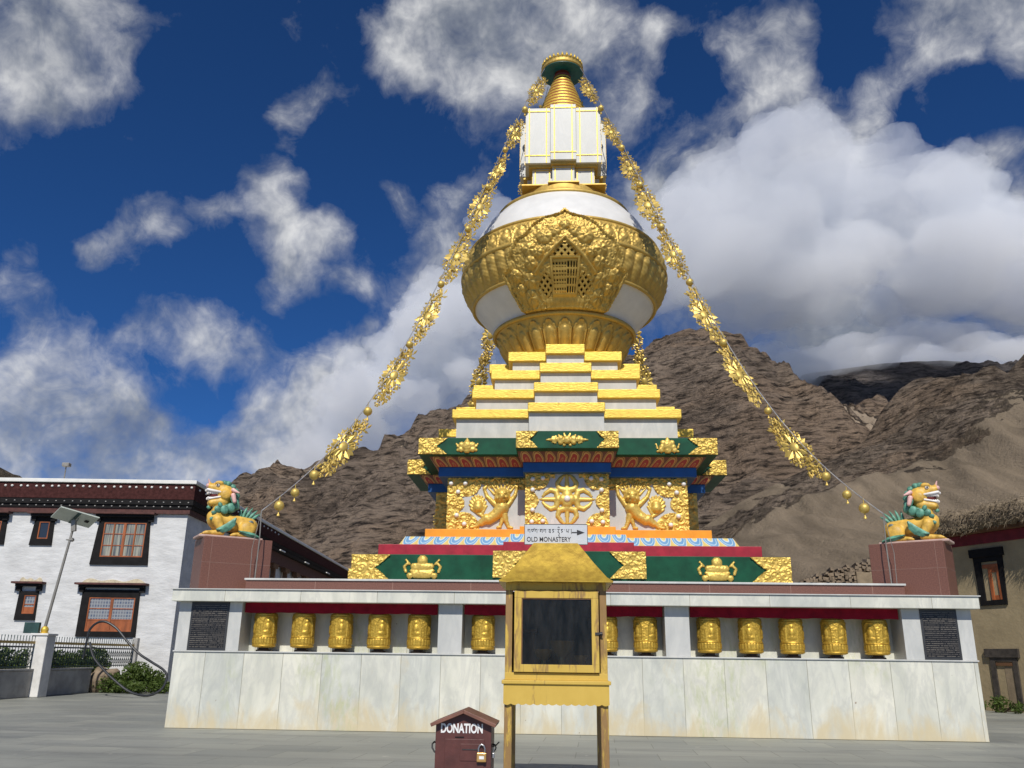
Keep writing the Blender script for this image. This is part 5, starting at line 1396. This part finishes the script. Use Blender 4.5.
# ------------------------------------------------------------------ right: mud house with brushwood roof
def mud_house():
    t = thing('mud_house', 'brown mud plastered house with a shaggy brushwood roof edge', 'house', (13.82, 27.98, 0), R(-64))
    XL, XR, DP = -3.2, 12, 9
    MB().box(XL, XR, 0, DP, 0, 5.10).build('wall', 'mud', t)
    MB().box(XL - .05, XR, -.06, DP, 5.08, 5.42).build('maroon_band', 'maroon_band', t, bevel=.02)
    MB().box(XL - .2, XR, -.30, DP, 5.42, 5.56).build('roof_slab', 'wood_brown', t)
    g = random.Random(3)
    m = MB(); nx = 170; prof = []
    def edge(x): return .13 * math.sin(x * 2.1) + .09 * math.sin(x * 5.3 + 1) + .05 * math.sin(x * 11)
    rows = [(-.40, 5.50), (-.62, 5.62), (-.66, 5.85), (-.50, 6.12), (-.1, 6.30), (.8, 6.36), (DP, 6.2)]
    vs = []
    for i in range(nx + 1):
        x = XL - .4 + (XR - XL + .4) * i / nx
        for k, (y, z) in enumerate(rows):
            j = edge(x) * (1 if k < 4 else .5)
            vs.append((x + g.uniform(-.03, .03), y + g.uniform(-.05, .05) - (.1 * j if k < 3 else 0), z + j * (.5 if k else .2) + g.uniform(-.04, .04)))
    n = len(rows)
    m.add(vs, [(i * n + k, (i + 1) * n + k, (i + 1) * n + k + 1, i * n + k + 1) for i in range(nx) for k in range(n - 1)])
    m.add([(XL - .4, y, z) for y, z in rows] + [(XL - .4, DP, 5.5)], [tuple(range(n + 1))])
    th = m.build('brushwood_roof', 'thatch', t)
    st = MB()
    for _ in range(4200):
        x = g.uniform(XL - .5, 6); q = g.random()
        y = -.60 + g.uniform(-.12, .12) if q < .8 else g.uniform(-.5, 1.2)
        z = g.uniform(5.5, 6.15) if q < .8 else 6.25 + g.uniform(-.05, .1)
        z += edge(x) * .5
        d = Vector((g.uniform(-.45, .45), g.uniform(-.7, -.1), g.uniform(-1, .25))).normalized() * g.uniform(.08, .24); w = g.uniform(.006, .014)
        p = Vector((x, y, z)); s = d.cross(Vector((0, 0, 1))).normalized() * w; s2 = d.cross(s).normalized() * w
        st.add([p + s, p - s * .5 + s2, p - s * .5 - s2, p + d], [(0, 1, 3), (1, 2, 3), (2, 0, 3)])
    s_ = st.build('straw_fringe', 'straw', th); s_['kind'] = 'stuff'
    # upper window
    def opening(u0t, u1t, u0b, u1b, z0, z1, iu0, iu1, iz0, iz1):
        f = MB(); A = [(-u0b, z0), (-u1b, z0), (-u1t, z1), (-u0t, z1)]; B = [(-iu0, iz0), (-iu1, iz0), (-iu1, iz1), (-iu0, iz1)]
        for k in range(4):
            j = (k + 1) % 4; f.plate([A[k], A[j], B[j], B[k]], -.05, .02)
        return f
    f = opening(.92, -.14, .87, -.06, 3.15, 4.72, .66, .06, 3.30, 4.50).box(-1.0, .20, -.10, .02, 4.66, 4.92)
    w = f.build('window', 'black', t, bevel=.005)
    MB().box(-.62, -.05, -.04, .015, 4.30, 4.42).box(-.44, -.34, -.04, .015, 3.31, 4.30).box(-.15, -.06, -.04, .015, 3.31, 4.30).box(-.34, -.15, -.02, .012, 3.31, 3.45).box(-.34, -.15, -.02, .012, 4.16, 4.30).build('window_frame', 'wood_orange', w, bevel=.004)
    MB().box(-.66, -.06, .004, .016, 3.30, 4.50).build('pane', 'dark_hole', w)
    f = opening(.86, -.08, .85, -.05, .10, 1.62, .68, .08, .11, 1.46).box(-.98, .18, -.09, .02, 1.58, 1.84)
    w = f.build('lower_opening', 'dark_brown', t, bevel=.005)
    MB().box(-.66, -.10, -.045, .015, 1.34, 1.43).build('lintel', 'wood_brown', w)
    MB().box(-.68, -.40, .004, .016, .11, 1.46).build('dark_gap', 'dark_hole', w)
    MB().box(-.40, -.08, -.01, .012, .11, 1.34).build('board', 'board_pale', w)
mud_house()

# ------------------------------------------------------------------ ruined wall behind the right pedestal
def ruin():
    t = thing('stone_ruin', 'pale broken rubble wall on the slope left of the right lion pedestal', 'wall', (12.3, 40, 0))
    g = random.Random(8); m = MB()
    for i in range(40):
        x = -2.6 + 5.4 * i / 39 + g.uniform(-.03, .03); top = 4.55 + 1.25 * max(0, (x + 1.6) / 3.6) ** .9 + g.uniform(-.14, .14)
        z = 3.2
        while z < top:
            h = g.uniform(.08, .19); m.obox((x + g.uniform(-.04, .04), g.uniform(-.08, .08), z + h / 2), (g.uniform(.06, .10), 0, g.uniform(-.02, .02)), (0, .3, g.uniform(-.05, .05)), (g.uniform(-.02, .02), 0, h * .47)); z += h
    m.box(-2.7, 2.9, .02, .4, 0, 4.6)
    m.build('rubble', 'rubble', t)
    MB().box(1.0, 1.95, -.45, -.2, 4.0, 5.22).build('plastered_block', 'board_pale', t, bevel=.03)
ruin()

# ------------------------------------------------------------------ mountains
_P = np.random.default_rng(77).permutation(512)
_G = np.random.default_rng(78).uniform(-1, 1, 512)
def vnoise(x, y):
    xi = np.floor(x).astype(int); yi = np.floor(y).astype(int); xf = x - xi; yf = y - yi
    u = xf * xf * xf * (xf * (xf * 6 - 15) + 10); v = yf * yf * yf * (yf * (yf * 6 - 15) + 10)
    def h(a, b): return _G[_P[(_P[a & 511] + b) & 511]]
    return (h(xi, yi) * (1 - u) + h(xi + 1, yi) * u) * (1 - v) + (h(xi, yi + 1) * (1 - u) + h(xi + 1, yi + 1) * u) * v
def fbm(x, y, o=6, g=.5, ridged=False):
    s = 0; a = 1; n = 0
    for k in range(o):
        q = vnoise(x * 2 ** k + 17.3 * k, y * 2 ** k - 9.1 * k)
        s = s + a * ((1 - 2 * np.abs(q)) if ridged else q); n += a; a *= g
    return s / n

def mountain(name, ridge, Y0, Wf, Wb, dx, dy, rough, mat, power=1.0, rockline=.45, ravine=0.0, gully=None):
    rx = np.array([p[0] for p in ridge], float); rz = np.array([p[1] for p in ridge], float)
    xs = np.arange(rx[0], rx[-1] + dx, dx)
    ts = np.concatenate([np.linspace(-1, 0, int(Wf / dy)), np.linspace(0, 1, max(4, int(Wb / dy / 2)))[1:]])
    X, T = np.meshgrid(xs, ts)
    Y = Y0 + np.where(T < 0, T * Wf, T * Wb)
    Hr = np.interp(xs, rx, rz)[None, :]
    Hr = Hr + fbm(X / (rough * 6), X * 0 + 3.3, 6, .6) * rough * .22
    s = 1 - np.abs(T)
    base = np.where(T < 0, s ** power, s ** 1.2)
    Z = Hr * base
    S = 1.0 / (rough * 5)
    env = np.clip(np.minimum(np.abs(T) * 7 + .05, 1), 0, 1) * np.clip(s * 3, 0, 1)
    rk = np.clip((base - rockline) * 5 + fbm(X * S * .5, Y * S * .5 + 5, 5) * 1.3, 0, 1)
    rid = fbm(X * S + .4 * fbm(X * S * .7, Y * S * .7, 3), Y * S * .6 + Z * S * .8, 7, .55, True)
    Z = Z + env * rough * (rid * .9 * (.10 + .90 * rk) + .25 * fbm(X * S * .4, Y * S * .4 + 9, 4))
    # ledges of the rock beds
    st = rough * .55; ph = (Z + .22 * X + rough * .8 * fbm(X * S * .4, Y * S * .4, 3)) / st
    fr = ph - np.floor(ph); Z = Z + rk * env * st * .55 * (np.clip(fr * 2.2, 0, 1) - fr)
    if ravine:
        a = fbm((X + .35 * (Y - Y0)) / ravine, Y / (ravine * 7), 4, .5, True); Z = Z - env * (1 - rk) * ravine * .12 * np.clip(a, 0, 1)
    if gully:
        lam, amp = gully
        gx = (X + lam * 1.6 * fbm(Y / (lam * 5), X / (lam * 6), 3) + .25 * (Y - Y0)) / lam
        gl = fbm(gx, Y / (lam * 6), 5, .52, True)          # sharp crests, broad floors
        Z = Z + env * np.clip(np.abs(T) * 5, 0, 1) * amp * (gl - .15)
        rk = np.clip(rk * np.clip(.55 + 2.2 * (gl - .10), .0, 1.25), 0, 1)
    ny, nx = X.shape
    me = bpy.data.meshes.new(name)
    co = np.stack([X, Y, Z - 2], -1).reshape(-1, 3)
    i = np.arange((ny - 1) * (nx - 1)); r = i // (nx - 1); c = i % (nx - 1); a = r * nx + c
    F = np.stack([a, a + 1, a + nx + 1, a + nx], -1)
    me.from_pydata(co.tolist(), [], F.tolist())
    at = me.attributes.new('rock', 'FLOAT', 'POINT'); at.data.foreach_set('value', rk.reshape(-1).astype(np.float32))
    me.polygons.foreach_set('use_smooth', [True] * len(me.polygons))
    me.materials.append(mat)
    o = bpy.data.objects.new(name, me); COL.objects.link(o); o['kind'] = 'structure'
    return o

M1 = [(-1150, 0), (-928, 15), (-659, 77), (-545, 156), (-474, 223), (-399, 265), (-329, 286), (-266, 308), (-211, 327), (-86, 401), (10, 452), (140, 474), (181, 503), (222, 518), (253, 506), (299, 473), (374, 417), (433, 389), (490, 351), (602, 281), (808, 206), (1063, 93), (1200, 30)]
M2 = [(-700, 500), (-224, 706), (366, 966), (791, 1054), (1006, 1120), (1073, 1165), (1266, 1205), (1478, 1232), (1685, 1228), (1891, 1215), (2142, 1235), (2723, 1271), (3461, 1049), (4200, 800)]
M3 = [(-40, 0), (4, 15), (52, 54), (110, 100), (156, 129), (203, 151), (237, 167), (259, 180), (274, 205), (293, 225), (306, 232), (319, 235), (331, 231), (346, 224), (364, 229), (381, 236), (396, 251), (406, 260), (472, 302), (607, 348), (820, 365), (1000, 340)]
M0 = [(-560, 130), (-330, 100), (-247, 82), (-206, 69), (-201, 66), (-195, 61), (-179, 48), (-162, 28), (-136, 0)]
mountain('rocky_mountain', M1, 1300, 760, 500, 3.0, 3.6, 56, rock_mat('brown_cliff', (.175, .132, .100), (.325, .250, .185), (.078, .061, .050), (.310, .245, .180), .013), 1.0, .02, 60, (150, 46))
mountain('far_mountain', M2, 3500, 1300, 700, 12, 12, 130, rock_mat('cloud_shaded_cliff', (.085, .078, .080), (.15, .132, .125), (.06, .056, .06), (.17, .145, .125), .005), 1.0, -.3, 120, (330, 110))  # rock colours darkened to carry the cloud shadow on this mountain
mountain('scree_mountain', M3, 700, 480, 400, 2.4, 3.0, 24, rock_mat('scree_slope', (.180, .140, .103), (.295, .230, .168), (.078, .059, .045), (.208, .164, .114), .022), .92, .60, 34, (62, 13))
mountain('low_ridge', M0, 300, 200, 200, 4, 4, 14, rock_mat('ridge_rock', (.11, .09, .07), (.17, .14, .10), (.07, .055, .04), (.18, .145, .10), .03), 1.0, .5, 0)

# ------------------------------------------------------------------ cloud lying on the far summit
def cloud(name, puffs, voxel, amp, lam):
    if 'cloud' not in M:
        m, nt = newmat('cloud')
        pv = nd(nt, 'ShaderNodeVolumePrincipled', {'Color': (.985, .99, 1.0, 1), 'Density': .0055, 'Anisotropy': 0.0})
        nd(nt, 'ShaderNodeOutputMaterial', {'Volume': pv.outputs[0]}); M['cloud'] = m
    b = MB()
    for x, y, z, rx, ry, rz in puffs: b.ball((x, y, z), (rx, ry, rz), 20, 12)
    o = remeshed(b, name, 'cloud', None, voxel, 3)
    me = o.data
    co = np.empty(len(me.vertices) * 3); me.vertices.foreach_get('co', co); co = co.reshape(-1, 3)
    no = np.empty(len(me.vertices) * 3); me.vertices.foreach_get('normal', no); no = no.reshape(-1, 3)
    q = co / lam
    d = amp * (.55 * fbm(q[:, 0] + q[:, 1] * .7, q[:, 2] * 1.2 + q[:, 1] * .5, 3, .5) - .75 * np.abs(fbm(q[:, 0] * 2.1 + q[:, 1], q[:, 2] * 2.1 - q[:, 1] * .8, 6, .6)))
    co = co + no * d[:, None]
    me.vertices.foreach_set('co', co.reshape(-1)); me.update()
    r = o.modifiers.new('r', 'REMESH'); r.mode = 'VOXEL'; r.voxel_size = voxel * .72
    bpy.context.view_layer.update()
    m2 = bpy.data.meshes.new_from_object(o.evaluated_get(bpy.context.evaluated_depsgraph_get()))
    o.modifiers.clear(); m2.name = name; o.data = m2; me = m2
    nv = len(me.vertices); lab = np.arange(nv); ed = np.empty(len(me.edges) * 2, np.int64); me.edges.foreach_get('vertices', ed); ed = ed.reshape(-1, 2)
    while True:                                            # drop the loose scraps
        a, b = lab[ed[:, 0]], lab[ed[:, 1]]; mn = np.minimum(a, b); new = lab.copy()
        np.minimum.at(new, ed[:, 0], mn); np.minimum.at(new, ed[:, 1], mn); new = new[new]; new = new[new]
        if (new == lab).all(): break
        lab = new
    cnt = np.bincount(lab, minlength=nv); small = np.nonzero(cnt[lab] < 500)[0]
    if len(small):
        import bmesh
        bm = bmesh.new(); bm.from_mesh(me); bm.verts.ensure_lookup_table()
        bmesh.ops.delete(bm, geom=[bm.verts[int(k)] for k in small], context='VERTS'); bm.to_mesh(me); bm.free()
    me.materials.clear(); me.materials.append(M['cloud'])
    co = np.empty(len(me.vertices) * 3); me.vertices.foreach_get('co', co); co = co.reshape(-1, 3)
    no = np.empty(len(me.vertices) * 3); me.vertices.foreach_get('normal', no); no = no.reshape(-1, 3)
    q = co / (lam * .22)
    co = co + no * (amp * .30 * fbm(q[:, 0] + q[:, 1] * .8, q[:, 2] - q[:, 1] * .6, 5, .62))[:, None]
    me.vertices.foreach_set('co', co.reshape(-1)); me.update()
    me.polygons.foreach_set('use_smooth', [True] * len(me.polygons))
    o['kind'] = 'stuff'
    return o

def clouds():
    g = random.Random(12); P = []
    for k in range(60):                                    # lying on the far summit
        x = 700 + 2300 * k / 59 + g.uniform(-60, 60)
        z = np.interp(x, [q[0] for q in M2], [q[1] for q in M2]) + g.uniform(-20, 80); r = g.uniform(70, 130)
        P.append((x, 3420 + g.uniform(-160, 160), z, r * 1.5, r * 1.1, r * .7))
    cloud('cloud_bank', P, 20, 80, 210)
    P = []
    for k in range(115):                                    # the big cumulus to the right
        q = g.random(); x = 330 + 1500 * q; y = 2750 + g.uniform(-260, 260)
        top = 1360 + 400 * math.sin(PI * min(1, q * 1.05 + .03)) ** .8 + 130 * math.sin(q * 17 + .6)
        bot = 1110 + .08 * x
        z = bot + (top - bot) * g.random() ** 1.1; r = g.uniform(55, 150)
        P.append((x, y, z, r * 1.4, r * 1.15, r * .85))
    cloud('cumulus_cloud', P, 20, 115, 260)
    P = []
    for k in range(90):                                    # cumulus behind the dome, to the left
        q = g.random(); x = -1000 + 1000 * q; y = 3300 + g.uniform(-220, 220)
        top = 930 + 960 * q ** .95; bot = 620 + 420 * q
        z = bot + (top - bot) * g.random(); r = g.uniform(60, 130)
        P.append((x, y, z, r * 1.3, r * 1.1, r * .85))
    cloud('cumulus_cloud', P, 17, 150, 240)
clouds()

# ------------------------------------------------------------------ ground
g = MB().box(-9000, 9000, -300, 9000, -3, -.012).build('dry_ground', 'soil', None); g['kind'] = 'structure'
p = MB().add([(-60, -30, -.004), (60, -30, -.004), (60, 60, -.004), (-60, 60, -.004)], [(0, 1, 2, 3)]).build('paved_plaza', 'paving', None); p['kind'] = 'structure'

# ------------------------------------------------------------------ sky with broken cloud
CLOUDS = [(0.189, 0.885, 0.426, 0.094, 0.55), (0.271, 0.853, 0.446, 0.094, 0.55), (0.368, 0.839, 0.402, 0.112, 0.55), (0.425, 0.831, 0.358, 0.112, 0.55), (0.463, 0.793, 0.395, 0.065, 0.55), (0.254, 0.901, 0.353, 0.1, 0.55), (0.343, 0.881, 0.327, 0.106, 0.55), (0.168, 0.918, 0.36, 0.082, 0.55), (0.318, 0.823, 0.471, 0.065, 0.55), (0.397, 0.862, 0.314, 0.094, 0.55), (0.47, 0.822, 0.321, 0.082, 0.55), (0.127, 0.868, 0.481, 0.053, 0.44000000000000006), (0.208, 0.848, 0.487, 0.053, 0.44000000000000006), (0.314, 0.797, 0.516, 0.053, 0.44000000000000006), (0.263, 0.823, 0.503, 0.047, 0.44000000000000006), (0.442, 0.749, 0.494, 0.053, 0.44000000000000006), (0.417, 0.772, 0.48, 0.041, 0.44000000000000006), (0.462, 0.766, 0.447, 0.047, 0.44000000000000006), (0.1, 0.904, 0.417, 0.059, 0.44000000000000006), (0.303, 0.871, 0.388, 0.082, 0.44000000000000006), (-0.143, 0.748, 0.648, 0.059, 0.75), (-0.084, 0.761, 0.644, 0.071, 0.75), (-0.019, 0.754, 0.656, 0.065, 0.75), (-0.114, 0.79, 0.602, 0.047, 0.75), (-0.166, 0.761, 0.627, 0.041, 0.75), (0.008, 0.781, 0.625, 0.053, 0.75), (-0.036, 0.786, 0.617, 0.047, 0.75), (0.09, 0.779, 0.621, 0.041, 0.55), (0.075, 0.808, 0.585, 0.035, 0.55), (0.105, 0.765, 0.636, 0.029, 0.55), (0.051, 0.761, 0.647, 0.035, 0.55), (-0.081, 0.809, 0.583, 0.041, 0.55), (0.178, 0.758, 0.628, 0.041, 0.55), (0.22, 0.764, 0.606, 0.047, 0.55), (0.257, 0.779, 0.572, 0.041, 0.55), (0.208, 0.794, 0.572, 0.041, 0.55), (0.237, 0.743, 0.626, 0.029, 0.55), (0.318, 0.762, 0.564, 0.038, 0.55), (0.163, 0.827, 0.538, 0.041, 0.55), (0.143, 0.847, 0.513, 0.035, 0.55), (0.37, 0.7, 0.61, 0.059, 0.85), (0.415, 0.69, 0.593, 0.065, 0.85), (0.442, 0.697, 0.564, 0.041, 0.85), (0.391, 0.712, 0.584, 0.035, 0.85), (-0.257, 0.917, 0.306, 0.053, 0.5225), (-0.223, 0.915, 0.336, 0.053, 0.5225), (-0.289, 0.917, 0.276, 0.047, 0.5225), (-0.178, 0.924, 0.339, 0.065, 0.5225), (-0.132, 0.904, 0.406, 0.059, 0.5225), (-0.13, 0.874, 0.468, 0.053, 0.5225), (-0.084, 0.862, 0.5, 0.035, 0.5225), (-0.156, 0.946, 0.285, 0.071, 0.5225), (-0.086, 0.947, 0.31, 0.071, 0.95), (-0.224, 0.94, 0.259, 0.059, 0.95), (-0.185, 0.847, 0.499, 0.026, 0.95), (-0.267, 0.932, 0.245, 0.047, 0.95), (-0.121, 0.924, 0.364, 0.059, 0.95), (-0.275, 0.777, 0.566, 0.033, 0.7), (-0.238, 0.779, 0.58, 0.031, 0.7), (-0.293, 0.792, 0.536, 0.031, 0.7), (-0.305, 0.811, 0.499, 0.031, 0.7), (-0.306, 0.83, 0.466, 0.031, 0.7), (-0.296, 0.85, 0.435, 0.031, 0.7), (-0.281, 0.87, 0.405, 0.033, 0.7), (-0.32, 0.866, 0.385, 0.026, 0.7), (-0.258, 0.856, 0.448, 0.021, 0.7), (-0.238, 0.881, 0.409, 0.021, 0.7), (-0.48, 0.664, 0.573, 0.082, 0.52), (-0.436, 0.697, 0.569, 0.053, 0.52), (-0.511, 0.679, 0.527, 0.047, 0.52), (-0.42, 0.743, 0.521, 0.024, 0.52), (-0.446, 0.666, 0.598, 0.059, 0.52), (-0.515, 0.651, 0.557, 0.059, 0.52), (-0.466, 0.786, 0.408, 0.038, 0.6), (-0.429, 0.79, 0.439, 0.038, 0.6), (-0.383, 0.805, 0.453, 0.042, 0.6), (-0.409, 0.815, 0.41, 0.028, 0.6), (-0.354, 0.815, 0.458, 0.024, 0.6), (-0.483, 0.784, 0.39, 0.028, 0.6), (-0.533, 0.748, 0.395, 0.021, 0.5), (-0.537, 0.761, 0.362, 0.026, 0.5), (-0.541, 0.774, 0.329, 0.031, 0.5), (-0.511, 0.795, 0.327, 0.035, 0.5), (-0.47, 0.822, 0.32, 0.042, 0.5), (-0.426, 0.841, 0.333, 0.042, 0.5), (-0.38, 0.864, 0.33, 0.042, 0.5), (-0.361, 0.883, 0.301, 0.035, 0.5), (-0.399, 0.866, 0.302, 0.031, 0.5), (-0.33, 0.886, 0.326, 0.024, 0.5), (-0.535, 0.801, 0.269, 0.053, 0.8), (-0.512, 0.827, 0.234, 0.065, 0.8), (-0.556, 0.806, 0.202, 0.065, 0.8), (-0.466, 0.858, 0.215, 0.056, 0.8), (-0.421, 0.886, 0.194, 0.047, 0.8), (-0.35, 0.909, 0.227, 0.047, 0.8), (-0.304, 0.929, 0.209, 0.047, 0.8), (-0.486, 0.855, 0.182, 0.059, 0.8), (-0.533, 0.826, 0.181, 0.059, 0.8), (-0.379, 0.905, 0.193, 0.041, 0.8), (-0.33, 0.91, 0.251, 0.028, 0.8), (0.153, 0.834, 0.53, 0.021, -0.5), (0.366, 0.79, 0.492, 0.028, -0.5), (0.437, 0.727, 0.53, 0.038, -0.5), (0.358, 0.773, 0.523, 0.035, -0.5), (0.287, 0.748, 0.598, 0.035, -0.5), (0.149, 0.78, 0.608, 0.035, -0.5), (0.341, 0.852, 0.397, 0.019, -0.5), (0.404, 0.835, 0.373, 0.016, -0.5), (-0.221, 0.82, 0.528, 0.071, -0.5), (-0.364, 0.759, 0.54, 0.082, -0.5), (-0.358, 0.846, 0.394, 0.035, -0.5), (-0.466, 0.744, 0.478, 0.041, -0.5), (-0.501, 0.741, 0.447, 0.047, -0.5), (-0.15, 0.826, 0.543, 0.047, -0.5), (0.461, 0.811, 0.36, 0.021, -0.5), (0.236, 0.809, 0.538, 0.021, -0.5), (0.398, 0.792, 0.463, 0.026, -0.5)]
DARK = [(-0.156, 0.952, 0.263, 0.071, 0.5), (-0.086, 0.943, 0.321, 0.071, 0.4), (0.19, 0.922, 0.337, 0.071, 0.55), (0.333, 0.893, 0.302, 0.094, 0.65), (0.414, 0.862, 0.292, 0.082, 0.6), (0.253, 0.884, 0.394, 0.071, 0.25), (0.167, 0.896, 0.412, 0.059, 0.3), (0.455, 0.833, 0.314, 0.071, 0.35), (-0.085, 0.904, 0.419, 0.059, 0.3), (0.1, 0.894, 0.437, 0.059, 0.3), (0.264, 0.917, 0.299, 0.071, 0.5), (-0.5, 0.646, 0.576, 0.071, 0.3), (-0.245, 0.94, 0.236, 0.071, 0.3), (-0.09, 0.763, 0.64, 0.059, 0.2), (-0.527, 0.822, 0.216, 0.082, 0.28), (-0.435, 0.879, 0.198, 0.071, 0.28), (-0.35, 0.911, 0.217, 0.047, 0.2), (-0.479, 0.846, 0.233, 0.047, 0.15)]
def world():
    w = bpy.data.worlds.new('World'); scene.world = w; w.use_nodes = True
    nt = w.node_tree; nt.nodes.clear()
    sky = nd(nt, 'ShaderNodeTexSky', sky_type='NISHITA', sun_disc=False, sun_elevation=R(45.5), sun_rotation=R(180), altitude=3300.0, air_density=.85, dust_density=.25, ozone_density=3.0)
    tc = nt.nodes.new('ShaderNodeTexCoord'); d = tc.outputs['Generated']
    wn = nd(nt, 'ShaderNodeTexNoise', {'Vector': d, 'Scale': 5.0, 'Detail': 4.0, 'Roughness': .6})
    wv = nd(nt, 'ShaderNodeVectorMath', {0: wn.outputs['Color'], 1: (.5, .5, .5)}, operation='SUBTRACT')
    wv = nd(nt, 'ShaderNodeVectorMath', {0: wv.outputs[0], 3: .13}, operation='SCALE')
    dw = nd(nt, 'ShaderNodeVectorMath', {0: d, 1: wv.outputs[0]}, operation='ADD').outputs[0]
    def blobs(lst, vec):
        tot = None
        for x, y, z, r, wt in lst:
            ds = nd(nt, 'ShaderNodeVectorMath', {0: vec, 1: (x, y, z)}, operation='DISTANCE').outputs['Value']
            mr = nd(nt, 'ShaderNodeMapRange', {'Value': ds, 'From Min': r * 1.5, 'From Max': r * .15, 'To Min': 0.0, 'To Max': wt}, interpolation_type='SMOOTHSTEP').outputs[0]
            tot = mr if tot is None else mth(nt, 'ADD', tot, mr)
        return tot
    pos = [b for b in CLOUDS if b[4] > 0]; neg = [b for b in CLOUDS if b[4] < 0]
    den = mth(nt, 'MINIMUM', blobs(pos, dw), 1.05)
    den = mth(nt, 'ADD', den, blobs(neg, dw))
    dk = mth(nt, 'MINIMUM', blobs(DARK, dw), .75)
    def cl(vec, det=10.0):
        return nd(nt, 'ShaderNodeTexNoise', {'Vector': vec, 'Scale': 6.0, 'Detail': det, 'Roughness': .66}).outputs[0]
    n0 = cl(d)
    up = nd(nt, 'ShaderNodeVectorMath', {0: d, 1: (0.010, -.012, .040)}, operation='ADD').outputs[0]
    ns, n1 = cl(d, 5.0), cl(up, 5.0)
    # a thin scatter of cloud elsewhere in the sky so that it goes on beyond the picture
    g0 = nd(nt, 'ShaderNodeTexNoise', {'Vector': d, 'Scale': 2.4, 'Detail': 3.0}).outputs[0]
    sep = nd(nt, 'ShaderNodeSeparateXYZ', {'Vector': d})
    outside = nd(nt, 'ShaderNodeMapRange', {'Value': sep.outputs[1], 'From Min': .5, 'From Max': .2, 'To Min': 0.0, 'To Max': 1.0}).outputs[0]
    extra = mth(nt, 'MULTIPLY', outside, mth(nt, 'MULTIPLY', mth(nt, 'SUBTRACT', g0, .48, clamp=True), 5.0))
    den = mth(nt, 'ADD', den, extra)
    wis = nd(nt, 'ShaderNodeTexNoise', {'Vector': dw, 'Scale': 12.0, 'Detail': 8.0, 'Roughness': .68, 'Distortion': .6}).outputs[0]
    den = mth(nt, 'ADD', den, mth(nt, 'MULTIPLY', mth(nt, 'SUBTRACT', wis, .5), 1.1))
    fw = nd(nt, 'ShaderNodeTexNoise', {'Vector': dw, 'Scale': 30.0, 'Detail': 7.0, 'Roughness': .66, 'Distortion': .4}).outputs[0]
    den = mth(nt, 'ADD', den, mth(nt, 'MULTIPLY', mth(nt, 'SUBTRACT', fw, .5), .95))
    e = mth(nt, 'ADD', den, mth(nt, 'MULTIPLY', mth(nt, 'SUBTRACT', n0, .5), 1.9))
    alpha = ramp(nt, mth(nt, 'MULTIPLY', e, .6), [(.12, 0.0), (.34, .20), (.56, .52), (.78, .82), (1.0, .95)])
    thick = nd(nt, 'ShaderNodeMapRange', {'Value': e, 'From Min': .3, 'From Max': 1.4, 'To Min': 0.0, 'To Max': 1.0}).outputs[0]
    lit = mth(nt, 'MULTIPLY_ADD', mth(nt, 'SUBTRACT', ns, n1), 2.0, .50)
    lit = mth(nt, 'ADD', lit, mth(nt, 'MULTIPLY', thick, .26))
    lit = mth(nt, 'SUBTRACT', lit, dk, clamp=True)
    cc = ramp(nt, lit, [(0.0, (2.7, 2.95, 3.4)), (.35, (4.2, 4.5, 4.95)), (.65, (7.2, 7.35, 7.6)), (1.0, (11.0, 11.0, 10.9))])
    sk = mix(nt, 1.0, sky.outputs[0], (.31, .72, 1.18, 1), 'MULTIPLY')
    col = mix(nt, alpha, sk, cc)
    bg = nd(nt, 'ShaderNodeBackground', {'Color': col, 'Strength': .075})
    nd(nt, 'ShaderNodeOutputWorld', {'Surface': bg.outputs[0]})
world()

sl = bpy.data.lights.new('sun', 'SUN'); sl.energy = 4.2; sl.angle = R(.53); sl.color = (1.0, .955, .88)
so = bpy.data.objects.new('sun', sl); COL.objects.link(so); so.rotation_euler = (R(44.5), 0, 0); so.location = (0, -20, 40)

# ------------------------------------------------------------------ camera
cam = bpy.data.cameras.new('camera'); cam.sensor_width = 36; cam.lens = 850 / 1024 * 36; cam.clip_start = .1; cam.clip_end = 30000
co = bpy.data.objects.new('camera', cam); COL.objects.link(co)
th, ps, ro = R(17.82), R(2.93), R(.75)
co.location = (-.247, 0, 1.4)
co.rotation_euler = (Matrix.Rotation(ps, 3, 'Z') @ Matrix.Rotation(PI / 2 + th, 3, 'X') @ Matrix.Rotation(ro, 3, 'Z')).to_euler()
scene.camera = co
scene.view_settings.view_transform = 'Standard'; scene.view_settings.look = 'None'; scene.view_settings.exposure = 0; scene.view_settings.gamma = 1
scene.view_settings.use_curve_mapping = False
scene.cycles.volume_bounces = 8; scene.cycles.max_bounces = 10; scene.cycles.use_denoising = True
